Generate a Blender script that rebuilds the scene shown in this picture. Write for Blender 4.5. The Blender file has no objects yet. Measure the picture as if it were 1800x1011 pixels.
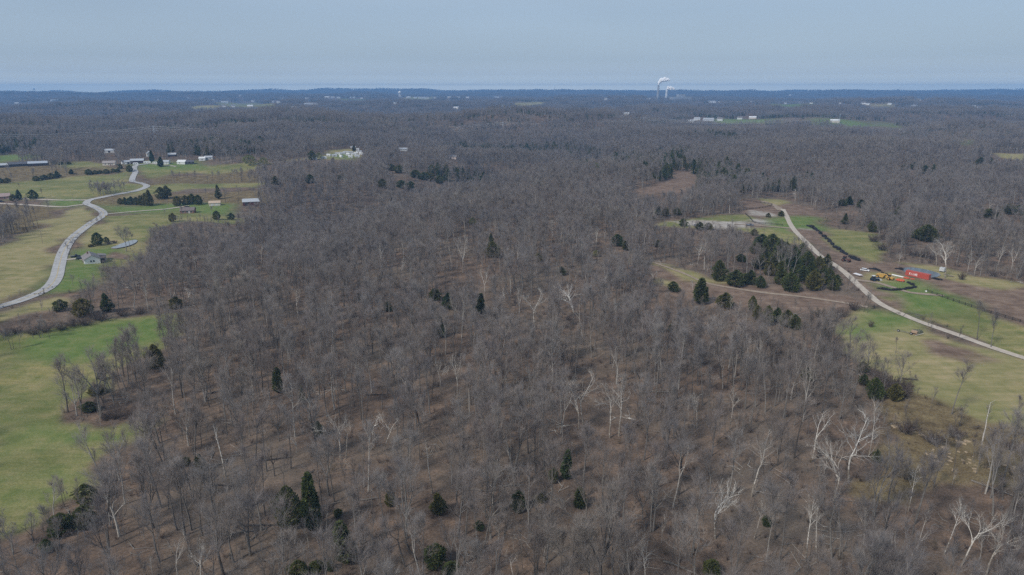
import bpy, bmesh, math, random
import numpy as np
from mathutils import Vector, Matrix
R = math.radians
scene = bpy.context.scene
COL = scene.collection

# ------------------------------------------------------------------ camera, sky, sun, exposure
CAM_Z = 100.0
F_PX = 1200.0                       # focal length for a picture 1800 wide
PITCH = math.atan((505.5 - 157.0) / F_PX)
cam = bpy.data.objects.new("camera", bpy.data.cameras.new("camera"))
COL.objects.link(cam)
cam.data.sensor_width = 36; cam.data.lens = 24
cam.data.clip_start = 1; cam.data.clip_end = 120000
cam.location = (0, 0, CAM_Z)
cam.rotation_euler = (math.pi / 2 - PITCH, 0, 0)
scene.camera = cam

SUN_EL, SUN_AZ = R(42), R(226)      # azimuth clockwise from +Y (the view direction)
world = bpy.data.worlds.new("World"); scene.world = world
world.use_nodes = True
nt = world.node_tree; nt.nodes.clear()
out = nt.nodes.new("ShaderNodeOutputWorld"); bg = nt.nodes.new("ShaderNodeBackground")
sky = nt.nodes.new("ShaderNodeTexSky"); sky.sky_type = 'NISHITA'; sky.sun_disc = False
sky.sun_elevation = SUN_EL; sky.sun_rotation = SUN_AZ; sky.altitude = 200; sky.dust_density = 2.0
tc = nt.nodes.new("ShaderNodeTexCoord")
sep = nt.nodes.new("ShaderNodeSeparateXYZ"); nt.links.new(tc.outputs['Generated'], sep.inputs[0])
veil = nt.nodes.new("ShaderNodeValToRGB")       # thin high cloud by elevation; extra brightness put in near the horizon against the haze
cr = veil.color_ramp
SKY = [(0.0, (15.0, 15.6, 14.0)), (0.0056, (14.4, 15.0, 13.6)), (0.0072, (9.6, 10.4, 10.2)), (0.011, (6.7, 7.6, 7.9)), (0.02, (4.4, 5.3, 6.15)), (0.04, (3.35, 4.25, 5.2)), (0.10, (3.0, 3.9, 5.0)), (0.17, (3.3, 4.1, 5.15))]
while len(cr.elements) < len(SKY): cr.elements.new(0.5)
for el_, (p_, c_) in zip(cr.elements, SKY): el_.position = p_; el_.color = c_ + (1,)
nt.links.new(sep.outputs['Z'], veil.inputs[0])
mp = nt.nodes.new("ShaderNodeMapping"); mp.inputs['Scale'].default_value = (1.0, 1.0, 5.0)
nt.links.new(tc.outputs['Generated'], mp.inputs[0])
nz = nt.nodes.new("ShaderNodeTexNoise"); nz.inputs['Scale'].default_value = 1.6; nz.inputs['Detail'].default_value = 3
nt.links.new(mp.outputs[0], nz.inputs['Vector'])
mr = nt.nodes.new("ShaderNodeMapRange"); mr.inputs[1].default_value = 0.3; mr.inputs[2].default_value = 0.75
mr.inputs[3].default_value = 0.95; mr.inputs[4].default_value = 1.10
nt.links.new(nz.outputs['Fac'], mr.inputs[0])
mul = nt.nodes.new("ShaderNodeVectorMath"); mul.operation = 'SCALE'
nt.links.new(veil.outputs[0], mul.inputs[0]); nt.links.new(mr.outputs[0], mul.inputs['Scale'])
mix = nt.nodes.new("ShaderNodeMixRGB"); mix.inputs[0].default_value = 0.85
nt.links.new(sky.outputs[0], mix.inputs[1]); nt.links.new(mul.outputs[0], mix.inputs[2])
nt.links.new(mix.outputs[0], bg.inputs['Color']); bg.inputs['Strength'].default_value = 0.1
nt.links.new(bg.outputs[0], out.inputs['Surface'])

sun = bpy.data.objects.new("sun", bpy.data.lights.new("sun", 'SUN')); COL.objects.link(sun)
sun.data.energy = 2.7; sun.data.angle = R(8); sun.data.color = (1.0, 0.95, 0.88)
sdir = Vector((math.sin(SUN_AZ) * math.cos(SUN_EL), math.cos(SUN_AZ) * math.cos(SUN_EL), math.sin(SUN_EL)))
sun.rotation_euler = sdir.to_track_quat('Z', 'Y').to_euler()

scene.view_settings.view_transform = 'Standard'; scene.view_settings.look = 'None'
scene.view_settings.exposure = 0.22; scene.view_settings.gamma = 1.0
cy = scene.cycles
cy.max_bounces = 4; cy.diffuse_bounces = 2; cy.glossy_bounces = 2; cy.transmission_bounces = 2
cy.volume_bounces = 0; cy.transparent_max_bounces = 4
cy.use_denoising = False

# ------------------------------------------------------------------ noise and terrain
def _hash(ix, iy, seed):
    n = (ix.astype(np.int64) * 374761393 + iy.astype(np.int64) * 668265263 + seed * 974634777) & 0xffffffff
    n = ((n ^ (n >> 13)) * 1274126177) & 0xffffffff
    return ((n ^ (n >> 16)) & 0xffff) / 65535.0
def vnoise(x, y, seed=0):
    x = np.asarray(x, float); y = np.asarray(y, float)
    ix = np.floor(x); iy = np.floor(y); fx = x - ix; fy = y - iy
    fx = fx * fx * fx * (fx * (fx * 6 - 15) + 10); fy = fy * fy * fy * (fy * (fy * 6 - 15) + 10)
    a = _hash(ix, iy, seed); b = _hash(ix + 1, iy, seed); c = _hash(ix, iy + 1, seed); d = _hash(ix + 1, iy + 1, seed)
    return (a + (b - a) * fx) * (1 - fy) + (c + (d - c) * fx) * fy - 0.5
def fbm(x, y, seed=0, octv=3):
    s = 0; a = 1.0
    for k in range(octv):
        s = s + a * vnoise(x * 2 ** k, y * 2 ** k, seed + 17 * k); a *= 0.5
    return s
def sstep(a, b, x):
    t = np.clip((x - a) / (b - a), 0, 1); return t * t * (3 - 2 * t)
HOLLOW = [(-165, 430), (-149, 620), (-67, 800), (10, 930), (160, 1080)]
def height(x, y):
    x = np.asarray(x, float); y = np.asarray(y, float)
    r = np.hypot(x, y)
    z = fbm(x / 260, y / 260, 3, 2) * 7.0 * sstep(60, 400, r)
    z = z + fbm(x / 800, y / 620, 9, 3) * 60 * sstep(500, 1900, r)
    z = z + fbm(x / 330, y / 250, 63, 2) * 25 * sstep(480, 1000, r) * (1 - .5 * sstep(3000, 6000, r))
    z = z + fbm(x / 3600, y / 2200, 21, 3) * 55 * sstep(3000, 9000, r)
    z = z + 52 * sstep(5500, 12500, r)
    for (ax, ay), (bx, by) in zip(HOLLOW[:-1], HOLLOW[1:]):          # a wooded ravine behind the near ridge
        dx, dy = bx - ax, by - ay; t = np.clip(((x - ax) * dx + (y - ay) * dy) / (dx * dx + dy * dy), 0, 1)
        d2 = (x - ax - t * dx) ** 2 + (y - ay - t * dy) ** 2; z = z - 17 * np.exp(-d2 / (2 * 42.0 ** 2)) * sstep(380, 520, r)
    return z
def hz(x, y): return float(height(np.array([x]), np.array([y]))[0])

SP, CP = math.sin(PITCH), math.cos(PITCH)
_T = np.geomspace(50, 60000, 5000)
def at(px, py):
    """ground point seen at photo pixel (1800 x 1011)"""
    a = (px - 900) / F_PX; b = -(py - 505.5) / F_PX
    d = np.array([a, CP + b * SP, -SP + b * CP])
    X, Y, Z = _T * d[0], _T * d[1], CAM_Z + _T * d[2]
    g = Z - height(X, Y)
    k = np.nonzero(g < 0)[0]
    if len(k) == 0: i = len(_T) - 2; f = 0
    else:
        i = max(k[0] - 1, 0); f = g[i] / (g[i] - g[i + 1]) if g[i] != g[i + 1] else 0
    t = _T[i] + (_T[i + 1] - _T[i]) * f
    x, y = t * d[0], t * d[1]
    return Vector((x, y, hz(x, y)))
def proj(x, y, z):
    dx, dy, dz = x, y, z - CAM_Z
    depth = dy * CP - dz * SP
    up = dy * SP + dz * CP
    depth = np.maximum(depth, 1e-3)
    return 900 + F_PX * dx / depth, 505.5 - F_PX * up / depth, depth
def tall(P, top_py):
    """height of a vertical thing at P whose top shows at row top_py"""
    lo, hi = 0.0, 400.0
    for _ in range(40):
        m = (lo + hi) / 2
        if proj(P.x, P.y, P.z + m)[1] > top_py: lo = m
        else: hi = m
    return lo
def scale_at(P): return F_PX / float(proj(P.x, P.y, P.z)[2])      # photo pixels per metre

# ------------------------------------------------------------------ helpers: objects and materials
def tag(o, label=None, cat=None, group=None, kind=None):
    if label: o["label"] = label
    if cat: o["category"] = cat
    if group: o["group"] = group
    if kind: o["kind"] = kind
    return o
def link(o, parent=None):
    COL.objects.link(o)
    if parent is not None: o.parent = parent
    return o
def empty(name, loc, rz=0.0, scale=1.0):
    o = bpy.data.objects.new(name, None); link(o)
    o.location = loc; o.rotation_euler = (0, 0, rz); o.scale = (scale,) * 3
    o.empty_display_size = 0.5
    return o
def mesh_np(name, V, F, mats=(), midx=None, smooth=False):
    """V (n,3), F list of arrays of faces (k,3)/(k,4)"""
    me = bpy.data.meshes.new(name)
    V = np.asarray(V, np.float32)
    if not isinstance(F, list): F = [F]
    F = [np.asarray(f, np.int32) for f in F if len(f)]
    nl = sum(f.size for f in F); nf = sum(len(f) for f in F)
    me.vertices.add(len(V)); me.vertices.foreach_set("co", V.ravel())
    me.loops.add(nl); me.loops.foreach_set("vertex_index", np.concatenate([f.ravel() for f in F]))
    me.polygons.add(nf)
    sizes = np.concatenate([np.full(len(f), f.shape[1], np.int32) for f in F])
    me.polygons.foreach_set("loop_start", np.concatenate([[0], np.cumsum(sizes)[:-1]]).astype(np.int32))
    if midx is not None: me.polygons.foreach_set("material_index", np.asarray(midx, np.int32))
    if smooth: me.polygons.foreach_set("use_smooth", np.ones(nf, bool))
    me.update(calc_edges=True)
    for m in mats: me.materials.append(m)
    return me
class MB:
    """collects boxes, prisms and tubes into one mesh"""
    def __init__(self): self.v = []; self.f = []
    def add(self, vs, fs):
        k = len(self.v); self.v += [tuple(p) for p in vs]; self.f += [tuple(i + k for i in f) for f in fs]; return self
    def box(self, x0, x1, y0, y1, z0, z1, M=None):
        vs = [Vector((x, y, z)) for z in (z0, z1) for y in (y0, y1) for x in (x0, x1)]
        if M: vs = [M @ p for p in vs]
        return self.add(vs, [(0, 2, 3, 1), (4, 5, 7, 6), (0, 1, 5, 4), (2, 6, 7, 3), (0, 4, 6, 2), (1, 3, 7, 5)])
    def tube(self, pts, rads, n=6, cap=True):
        pts = [Vector(p) for p in pts]; vs = []; fs = []
        for i, p in enumerate(pts):
            d = (pts[min(i + 1, len(pts) - 1)] - pts[max(i - 1, 0)]).normalized()
            a = d.cross(Vector((0.31, 0.17, 0.93))); a = a.normalized() if a.length > 1e-4 else Vector((1, 0, 0))
            b = d.cross(a)
            for k in range(n):
                t = 2 * math.pi * k / n
                vs.append(p + (a * math.cos(t) + b * math.sin(t)) * rads[i])
        for i in range(len(pts) - 1):
            for k in range(n):
                fs.append((i * n + k, i * n + (k + 1) % n, (i + 1) * n + (k + 1) % n, (i + 1) * n + k))
        if cap:
            fs.append(tuple(range(n - 1, -1, -1))); fs.append(tuple((len(pts) - 1) * n + k for k in range(n)))
        return self.add(vs, fs)
    def prism(self, poly, y0, y1):
        """poly in xz, extruded along y"""
        n = len(poly)
        vs = [(x, y0, z) for x, z in poly] + [(x, y1, z) for x, z in poly]
        fs = [tuple(range(n)), tuple(range(2 * n - 1, n - 1, -1))]
        fs += [(i, i + n, (i + 1) % n + n, (i + 1) % n) for i in range(n)]
        return self.add(vs, fs)
    def lathe(self, prof, n=16):
        vs = []; fs = []
        for r, z in prof:
            for k in range(n):
                t = 2 * math.pi * k / n; vs.append((r * math.cos(t), r * math.sin(t), z))
        for i in range(len(prof) - 1):
            for k in range(n):
                fs.append((i * n + k, i * n + (k + 1) % n, (i + 1) * n + (k + 1) % n, (i + 1) * n + k))
        fs.append(tuple(range(n - 1, -1, -1))); fs.append(tuple((len(prof) - 1) * n + k for k in range(n)))
        return self.add(vs, fs)
    def mesh(self, name, mat, smooth=False):
        me = bpy.data.meshes.new(name); me.from_pydata(self.v, [], self.f); me.update()
        if mat: me.materials.append(mat)
        if smooth: me.polygons.foreach_set("use_smooth", np.ones(len(me.polygons), bool))
        return me
    def build(self, name, mat, parent=None, smooth=False, bevel=0):
        o = link(bpy.data.objects.new(name, self.mesh(name, mat, smooth)), parent)
        if bevel:
            b = o.modifiers.new("bevel", 'BEVEL'); b.width = bevel; b.segments = 2; b.limit_method = 'ANGLE'
        return o

def node_mat(name):
    m = bpy.data.materials.new(name); m.use_nodes = True
    n = m.node_tree; b = n.nodes["Principled BSDF"]
    b.inputs["Specular IOR Level"].default_value = 0.15
    return m, n, b
def N(n, t, **kw):
    x = n.nodes.new(t)
    for k, v in kw.items():
        if k.startswith("_"): setattr(x, k[1:], v)
        else: x.inputs[k].default_value = v
    return x
def simple(name, col, rough=0.8, var=0.15, scale=1.5, metal=0.0, spec=0.2):
    """a paint, wood or metal with mild weathering"""
    m, n, b = node_mat(name)
    c = N(n, "ShaderNodeTexCoord")
    z = N(n, "ShaderNodeTexNoise", Scale=scale, Detail=4.0); n.links.new(c.outputs["Object"], z.inputs["Vector"])
    r = N(n, "ShaderNodeValToRGB"); n.links.new(z.outputs["Fac"], r.inputs[0])
    r.color_ramp.elements[0].position = 0.3; r.color_ramp.elements[1].position = 0.7
    r.color_ramp.elements[0].color = tuple(v * (1 - var) for v in col) + (1,)
    r.color_ramp.elements[1].color = tuple(min(1, v * (1 + var)) for v in col) + (1,)
    n.links.new(r.outputs[0], b.inputs["Base Color"])
    b.inputs["Roughness"].default_value = rough; b.inputs["Metallic"].default_value = metal
    b.inputs["Specular IOR Level"].default_value = spec
    return m

M = {}
def S(key, *a, **k):
    if key not in M: M[key] = simple(key, *a, **k)
    return M[key]

def bark_mat(name, cols, noise=3.0, blotch=None, thin=0, stand=False, vary=1.0):
    """colour differs from tree to tree (object random) and along the bark"""
    m, n, b = node_mat(name)
    oi = N(n, "ShaderNodeObjectInfo")
    r = N(n, "ShaderNodeValToRGB"); n.links.new(oi.outputs["Random"], r.inputs[0])
    el = r.color_ramp.elements
    while len(el) < len(cols): el.new(0.5)
    for i, c in enumerate(cols):
        el[i].position = i / (len(cols) - 1); el[i].color = tuple(c) + (1,)
    c = N(n, "ShaderNodeTexCoord")
    z = N(n, "ShaderNodeTexNoise", Scale=noise, Detail=3.0); n.links.new(c.outputs["Object"], z.inputs["Vector"])
    mr = N(n, "ShaderNodeMapRange"); n.links.new(z.outputs["Fac"], mr.inputs[0])
    mr.inputs[1].default_value = 0.3; mr.inputs[2].default_value = 0.7; mr.inputs[3].default_value = 1 - .3 * vary; mr.inputs[4].default_value = 1 + .25 * vary
    sc = N(n, "ShaderNodeVectorMath", _operation='SCALE'); n.links.new(r.outputs[0], sc.inputs[0]); n.links.new(mr.outputs[0], sc.inputs["Scale"])
    last = sc.outputs[0]
    if stand:                                   # species differ from stand to stand
        zs = N(n, "ShaderNodeTexNoise", Scale=0.012, Detail=3.0); n.links.new(oi.outputs["Location"], zs.inputs["Vector"])
        rs = N(n, "ShaderNodeValToRGB"); n.links.new(zs.outputs["Fac"], rs.inputs[0]); es = rs.color_ramp.elements
        while len(es) < 4: es.new(0.5)
        for i, (p_, c_) in enumerate([(.34, (.70, .70, .74)), (.46, (1.04, 1.02, 1.02)), (.56, (.86, .82, .80)), (.68, (1.12, 1.10, 1.05))]): es[i].position = p_; es[i].color = c_ + (1,)
        ml = N(n, "ShaderNodeVectorMath", _operation='MULTIPLY'); n.links.new(last, ml.inputs[0]); n.links.new(rs.outputs[0], ml.inputs[1]); last = ml.outputs[0]
    if blotch:
        z2 = N(n, "ShaderNodeTexNoise", Scale=0.9, Detail=3.0); n.links.new(c.outputs["Object"], z2.inputs["Vector"])
        sx = N(n, "ShaderNodeSeparateXYZ"); n.links.new(c.outputs["Object"], sx.inputs[0])
        hm = N(n, "ShaderNodeMapRange"); n.links.new(sx.outputs["Z"], hm.inputs[0])      # old dark bark low on the stem
        hm.inputs[1].default_value = 0; hm.inputs[2].default_value = 11; hm.inputs[3].default_value = 0.30; hm.inputs[4].default_value = -0.12
        ad = N(n, "ShaderNodeMath", _operation='ADD'); n.links.new(z2.outputs["Fac"], ad.inputs[0]); n.links.new(hm.outputs[0], ad.inputs[1])
        st = N(n, "ShaderNodeMapRange"); n.links.new(ad.outputs[0], st.inputs[0]); st.inputs[1].default_value = 0.52; st.inputs[2].default_value = 0.66
        mx = N(n, "ShaderNodeMixRGB"); n.links.new(st.outputs[0], mx.inputs[0]); n.links.new(last, mx.inputs[1]); mx.inputs[2].default_value = tuple(blotch) + (1,)
        last = mx.outputs[0]
    if thin:                                    # twigs and leaves: light from either side
        n.nodes.remove(b); df = N(n, "ShaderNodeBsdfDiffuse"); tr = N(n, "ShaderNodeBsdfTranslucent"); ms = N(n, "ShaderNodeMixShader"); ms.inputs[0].default_value = thin
        n.links.new(last, df.inputs["Color"]); n.links.new(last, tr.inputs["Color"]); n.links.new(df.outputs[0], ms.inputs[1]); n.links.new(tr.outputs[0], ms.inputs[2])
        n.links.new(ms.outputs[0], n.nodes["Material Output"].inputs["Surface"])
    else:
        n.links.new(last, b.inputs["Base Color"]); b.inputs["Roughness"].default_value = 0.95
    return m
M["bark"] = bark_mat("grey_bark", [(0.10, 0.088, 0.078), (0.19, 0.175, 0.16), (0.13, 0.12, 0.112), (0.26, 0.245, 0.225), (0.085, 0.075, 0.068), (0.15, 0.135, 0.12), (0.44, 0.41, 0.37)])
M["twig"] = bark_mat("grey_twig", [(0.31, 0.272, 0.243), (0.38, 0.350, 0.320), (0.33, 0.284, 0.260), (0.36, 0.330, 0.305), (0.41, 0.362, 0.318), (0.30, 0.263, 0.245)], noise=0.3, thin=.5, stand=True)
M["white_bark"] = bark_mat("pale_bark", [(0.60, 0.57, 0.52), (0.48, 0.44, 0.39), (0.66, 0.64, 0.60)], noise=1.2, blotch=(0.24, 0.21, 0.175))
M["pale_twig"] = bark_mat("pale_twig", [(0.36, 0.32, 0.28), (0.42, 0.39, 0.35), (0.33, 0.28, 0.24)], noise=0.4, thin=.5)
M["ever"] = bark_mat("evergreen_foliage", [(0.115, 0.145, 0.050), (0.155, 0.160, 0.052), (0.092, 0.125, 0.052), (0.195, 0.170, 0.058), (0.115, 0.142, 0.056)], noise=1.6, thin=.5, vary=2.0)
M["ever_trunk"] = simple("evergreen_bark", (0.11, 0.075, 0.055))
M["brush"] = bark_mat("brush_twig", [(0.17, 0.125, 0.105), (0.215, 0.17, 0.145), (0.15, 0.12, 0.11), (0.23, 0.19, 0.14)], noise=0.6, thin=.5)
M["spring"] = bark_mat("spring_foliage", [(0.22, 0.24, 0.08), (0.28, 0.28, 0.09)], noise=1.0, thin=.4)

# ------------------------------------------------------------------ ground cover, traced on the photograph and carried to the terrain
# kinds: 0 grass, 1 dry grass, 2 bare dirt, 3 gravel, 4 rough brush slope, 5 lush lawn
COVER = [
 (4, [(160,350),(260,338),(470,332),(480,358),(300,362),(165,361)]),
 (4, [(-90,285),(0,288),(110,286),(230,300),(160,308),(60,318),(-90,330)]),
 (4, [(250,312),(380,303),(480,296),(480,322),(330,324),(262,326)]),
 (4, [(-90,360),(60,362),(110,366),(105,374),(60,402),(-90,440)]),
 (0, [(-90,606),(0,588),(60,579),(180,566),(250,557),(304,554),(300,592),(278,612),(240,630),(214,652),(182,688),(140,706),(130,738),(165,752),(235,742),(262,744),(300,716),(310,735),(262,766),(205,792),(170,815),(140,850),(100,880),(70,925),(20,935),(-90,950)]),
 (5, [(60,600),(180,572),(300,556),(296,590),(220,610),(150,632),(110,615)]),
 (5, [(95,762),(170,752),(250,750),(230,778),(160,786),(80,790)]),
 (5, [(65,842),(140,800),(160,825),(130,850),(90,860)]),
 (1, [(-90,440),(0,433),(60,402),(110,372),(150,364),(168,372),(172,384),(140,402),(112,425),(97,455),(94,485),(75,507),(30,524),(-90,552)]),
 (1, [(-90,585),(-30,556),(40,538),(90,520),(112,508),(120,522),(90,545),(40,558),(0,572)]),
 (0, [(112,505),(120,470),(135,440),(160,412),(186,388),(240,380),(300,375),(420,385),(405,392),(320,388),(265,400),(250,420),(235,452),(225,470),(185,470),(150,490),(125,510)]),
 (1, [(160,412),(186,388),(215,385),(222,420),(190,432),(140,440)]),
 (5, [(125,470),(140,440),(200,436),(225,446),(232,456),(180,454),(150,488),(122,508)]),
 (2, [(188,452),(200,444),(228,450),(222,456)]),
 (1, [(175,430),(195,418),(240,420),(262,405),(252,440),(200,442)]),
 (5, [(165,361),(200,361),(300,360),(420,359),(426,375),(400,382),(345,378),(300,372),(190,377)]),
 (0, [(188,380),(300,371),(345,376),(420,384),(300,382),(195,390)]),
 (0, [(-60,330),(0,325),(60,318),(130,309),(230,303),(236,312),(230,322),(258,333),(220,342),(160,350),(60,352),(-60,354)]),
 (5, [(105,353),(150,353),(148,363),(108,364)]),
 (1, [(200,348),(245,337),(262,333),(258,340),(220,352)]),
 (0, [(258,333),(262,326),(330,323),(470,322),(450,330),(330,332),(268,340)]),
 (0, [(240,300),(250,297),(330,293),(450,288),(452,294),(380,303),(300,303),(262,312),(244,306)]),
 (5, [(225,290),(260,284),(300,286),(345,284),(350,294),(240,297)]),
 (0, [(112,285),(130,282),(165,283),(200,293),(232,298),(228,302),(180,298),(120,293)]),
 (5, [(-60,280),(0,277),(22,275),(36,281),(20,288),(-60,292)]),
 (1, [(440,293),(540,281),(610,280),(636,276),(634,264),(612,261),(590,264),(572,272),(560,276),(500,284)]),
 (5, [(590,278),(600,272),(625,276),(618,281)]),
 # centre right clearing
 (1, [(1128,455),(1180,466),(1240,484),(1300,498),(1350,508),(1300,520),(1240,512),(1195,502),(1160,488)]),
 (2, [(1150,470),(1200,492),(1290,500),(1350,507),(1420,514),(1490,522),(1520,540),(1440,548),(1360,544),(1290,542),(1235,530),(1185,505)]),
 (2, [(1095,338),(1140,326),(1180,315),(1183,303),(1215,302),(1226,312),(1222,330),(1190,337),(1130,342)]),
 (0, [(1150,388),(1220,382),(1310,378),(1330,390),(1300,398),(1200,400),(1160,396)]),
 (3, [(1165,388),(1240,386),(1305,390),(1322,399),(1260,400),(1200,397)]),
 (0, [(1290,400),(1390,402),(1400,412),(1412,430),(1380,428),(1330,412)]),
 (2, [(1298,352),(1340,350),(1375,356),(1400,362),(1440,372),(1500,372),(1510,380),(1420,384),(1390,392),(1330,398),(1312,388),(1306,368)]),
 (3, [(1325,371),(1350,374),(1356,378),(1330,378)]),
 (3, [(1330,387),(1350,388),(1362,392),(1352,395),(1335,393)]),
 (1, [(1340,350),(1375,352),(1372,362),(1345,360)]),
 (5, [(1385,388),(1412,386),(1418,398),(1396,400)]),
 (3, [(1402,400),(1440,402),(1448,416),(1424,422),(1408,412)]),
 (2, [(1396,402),(1440,408),(1470,432),(1500,455),(1560,463),(1555,478),(1500,476),(1470,466),(1440,440),(1410,420)]),
 (0, [(1440,400),(1480,404),(1530,412),(1535,430),(1556,448),(1560,463),(1520,462),(1490,446),(1462,424)]),
 (2, [(1490,478),(1500,466),(1560,465),(1640,470),(1690,488),(1740,495),(1860,503),(1860,590),(1780,560),(1720,540),(1640,512),(1560,522),(1545,532),(1500,500)]),
 (1, [(1560,458),(1600,462),(1660,470),(1700,488),(1790,500),(1740,504),(1680,496),(1600,470)]),
 (5, [(1560,498),(1590,496),(1600,505),(1585,512),(1552,510)]),
 (1, [(1530,490),(1570,474),(1585,488),(1545,500)]),
 (0, [(1535,520),(1600,516),(1640,514),(1720,541),(1780,561),(1860,592),(1860,650),(1740,604),(1640,570),(1580,546),(1552,532)]),
 (2, [(1548,530),(1585,520),(1600,530),(1592,545),(1575,545)]),
 (5, [(1600,522),(1640,518),(1660,530),(1630,540),(1605,545)]),
 (1, [(1466,580),(1500,562),(1535,546),(1560,552),(1600,570),(1660,590),(1740,618),(1860,660),(1860,770),(1750,745),(1690,730),(1640,700),(1600,690),(1560,656),(1505,636),(1475,610)]),
 (5, [(1480,580),(1540,552),(1580,562),(1560,585),(1510,600)]),
 (2, [(1618,598),(1650,598),(1720,615),(1735,628),(1690,630),(1640,618)]),
 (4, [(1600,690),(1640,700),(1690,730),(1750,745),(1860,770),(1860,900),(1760,860),(1640,850),(1560,830),(1540,780),(1560,720)]),
 (4, [(1480,840),(1560,830),(1640,850),(1600,880),(1500,870)]),
 (2, [(1566,740),(1574,730),(1576,770),(1568,778)]),
 # far fields
 (5, [(1255,213),(1300,210),(1348,211),(1352,216),(1290,218)]),
 (5, [(1440,212),(1500,214),(1580,218),(1578,223),(1480,222)]),
 (5, [(1682,248),(1712,247),(1714,260),(1686,261)]),
 (1, [(1735,268),(1860,270),(1860,285),(1760,280)]),
 (1, [(1525,184),(1566,184),(1566,189),(1530,189)]),
 (5, [(1365,184),(1410,183),(1412,187),(1368,188)]),
 (1, [(1480,183),(1504,183),(1504,186),(1482,186)]),
 (1, [(340,186),(390,184),(395,189),(345,191)]),
 (0, [(390,182),(450,180),(452,187),(395,189)]),
 (5, [(605,173),(636,172),(640,176),(608,176)]),
 (1, [(900,182),(960,180),(958,185),(902,187)]),
 (0, [(440,185),(470,183),(500,185),(460,188)]),
 (0, [(700,172),(760,171),(758,175),(704,176)]),
]
for k in range(len(COVER)):
    kind, P = COVER[k]
    COVER[k] = (kind, P, np.array([at(*p)[:2] for p in P]))
def sdist(X, Y, W):
    """signed distance to polygon W, positive inside"""
    inside = np.zeros(X.shape, bool); d2 = np.full(X.shape, 1e18)
    n = len(W)
    for i in range(n):
        ax, ay = W[i]; bx, by = W[(i + 1) % n]
        dx, dy = bx - ax, by - ay; L = dx * dx + dy * dy + 1e-9
        t = np.clip(((X - ax) * dx + (Y - ay) * dy) / L, 0, 1)
        d2 = np.minimum(d2, (X - ax - t * dx) ** 2 + (Y - ay - t * dy) ** 2)
        c = ((ay > Y) != (by > Y)) & (X < dx * (Y - ay) / (by - ay + 1e-12) + ax)
        inside ^= c
    return np.where(inside, 1, -1) * np.sqrt(d2)
def cover_at(X, Y):
    """weights (n,6) of the six covers"""
    C = np.zeros((len(X), 6), np.float32)
    for kind, P, W in COVER:
        r0 = np.median(np.hypot(W[:, 0], W[:, 1])); soft = 1.2 + r0 * 0.006
        if kind == 5: soft *= 2.5
        m = 3 * soft
        k = np.nonzero((X > W[:, 0].min() - m) & (X < W[:, 0].max() + m) & (Y > W[:, 1].min() - m) & (Y < W[:, 1].max() + m))[0]
        if not len(k): continue
        jx = fbm(X[k] / (6 * soft), Y[k] / (6 * soft), 5 + kind, 2) * 3.2 * soft
        w = sstep(-soft, soft, sdist(X[k], Y[k], W) + jx)
        C[k] *= (1 - w)[:, None]; C[k, kind] += w
    return C

# pixel raster of everything that must stay in open view: used only to thin the woods round clearings
CLEAR = np.zeros((1011, 1800), bool)
_yy, _xx = np.mgrid[0:1011, 0:1800]
def clear_poly(P):
    P = np.array(P, float)
    x0, x1 = max(int(P[:, 0].min()) - 1, 0), min(int(P[:, 0].max()) + 2, 1800)
    y0, y1 = max(int(P[:, 1].min()) - 1, 0), min(int(P[:, 1].max()) + 2, 1011)
    if x1 <= x0 or y1 <= y0: return
    CLEAR[y0:y1, x0:x1] |= sdist(_xx[y0:y1, x0:x1].astype(float), _yy[y0:y1, x0:x1].astype(float), P) > 0
for kind, P, W in COVER:
    if kind != 4 and np.mean([q[1] for q in P]) < 545: clear_poly(P)     # near fields may be overlapped by the crowns in front of them
def clear_line(pts, w):
    for (x0, y0), (x1, y1) in zip(pts[:-1], pts[1:]):
        dx, dy = x1 - x0, y1 - y0; L = math.hypot(dx, dy) + 1e-6; nx, ny = -dy / L * w, dx / L * w
        clear_poly([(x0 + nx, y0 + ny), (x1 + nx, y1 + ny), (x1 - nx, y1 - ny), (x0 - nx, y0 - ny)])
def clear_box(x0, y0, x1, y1): clear_poly([(x0, y0), (x1, y0), (x1, y1), (x0, y1)])

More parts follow.
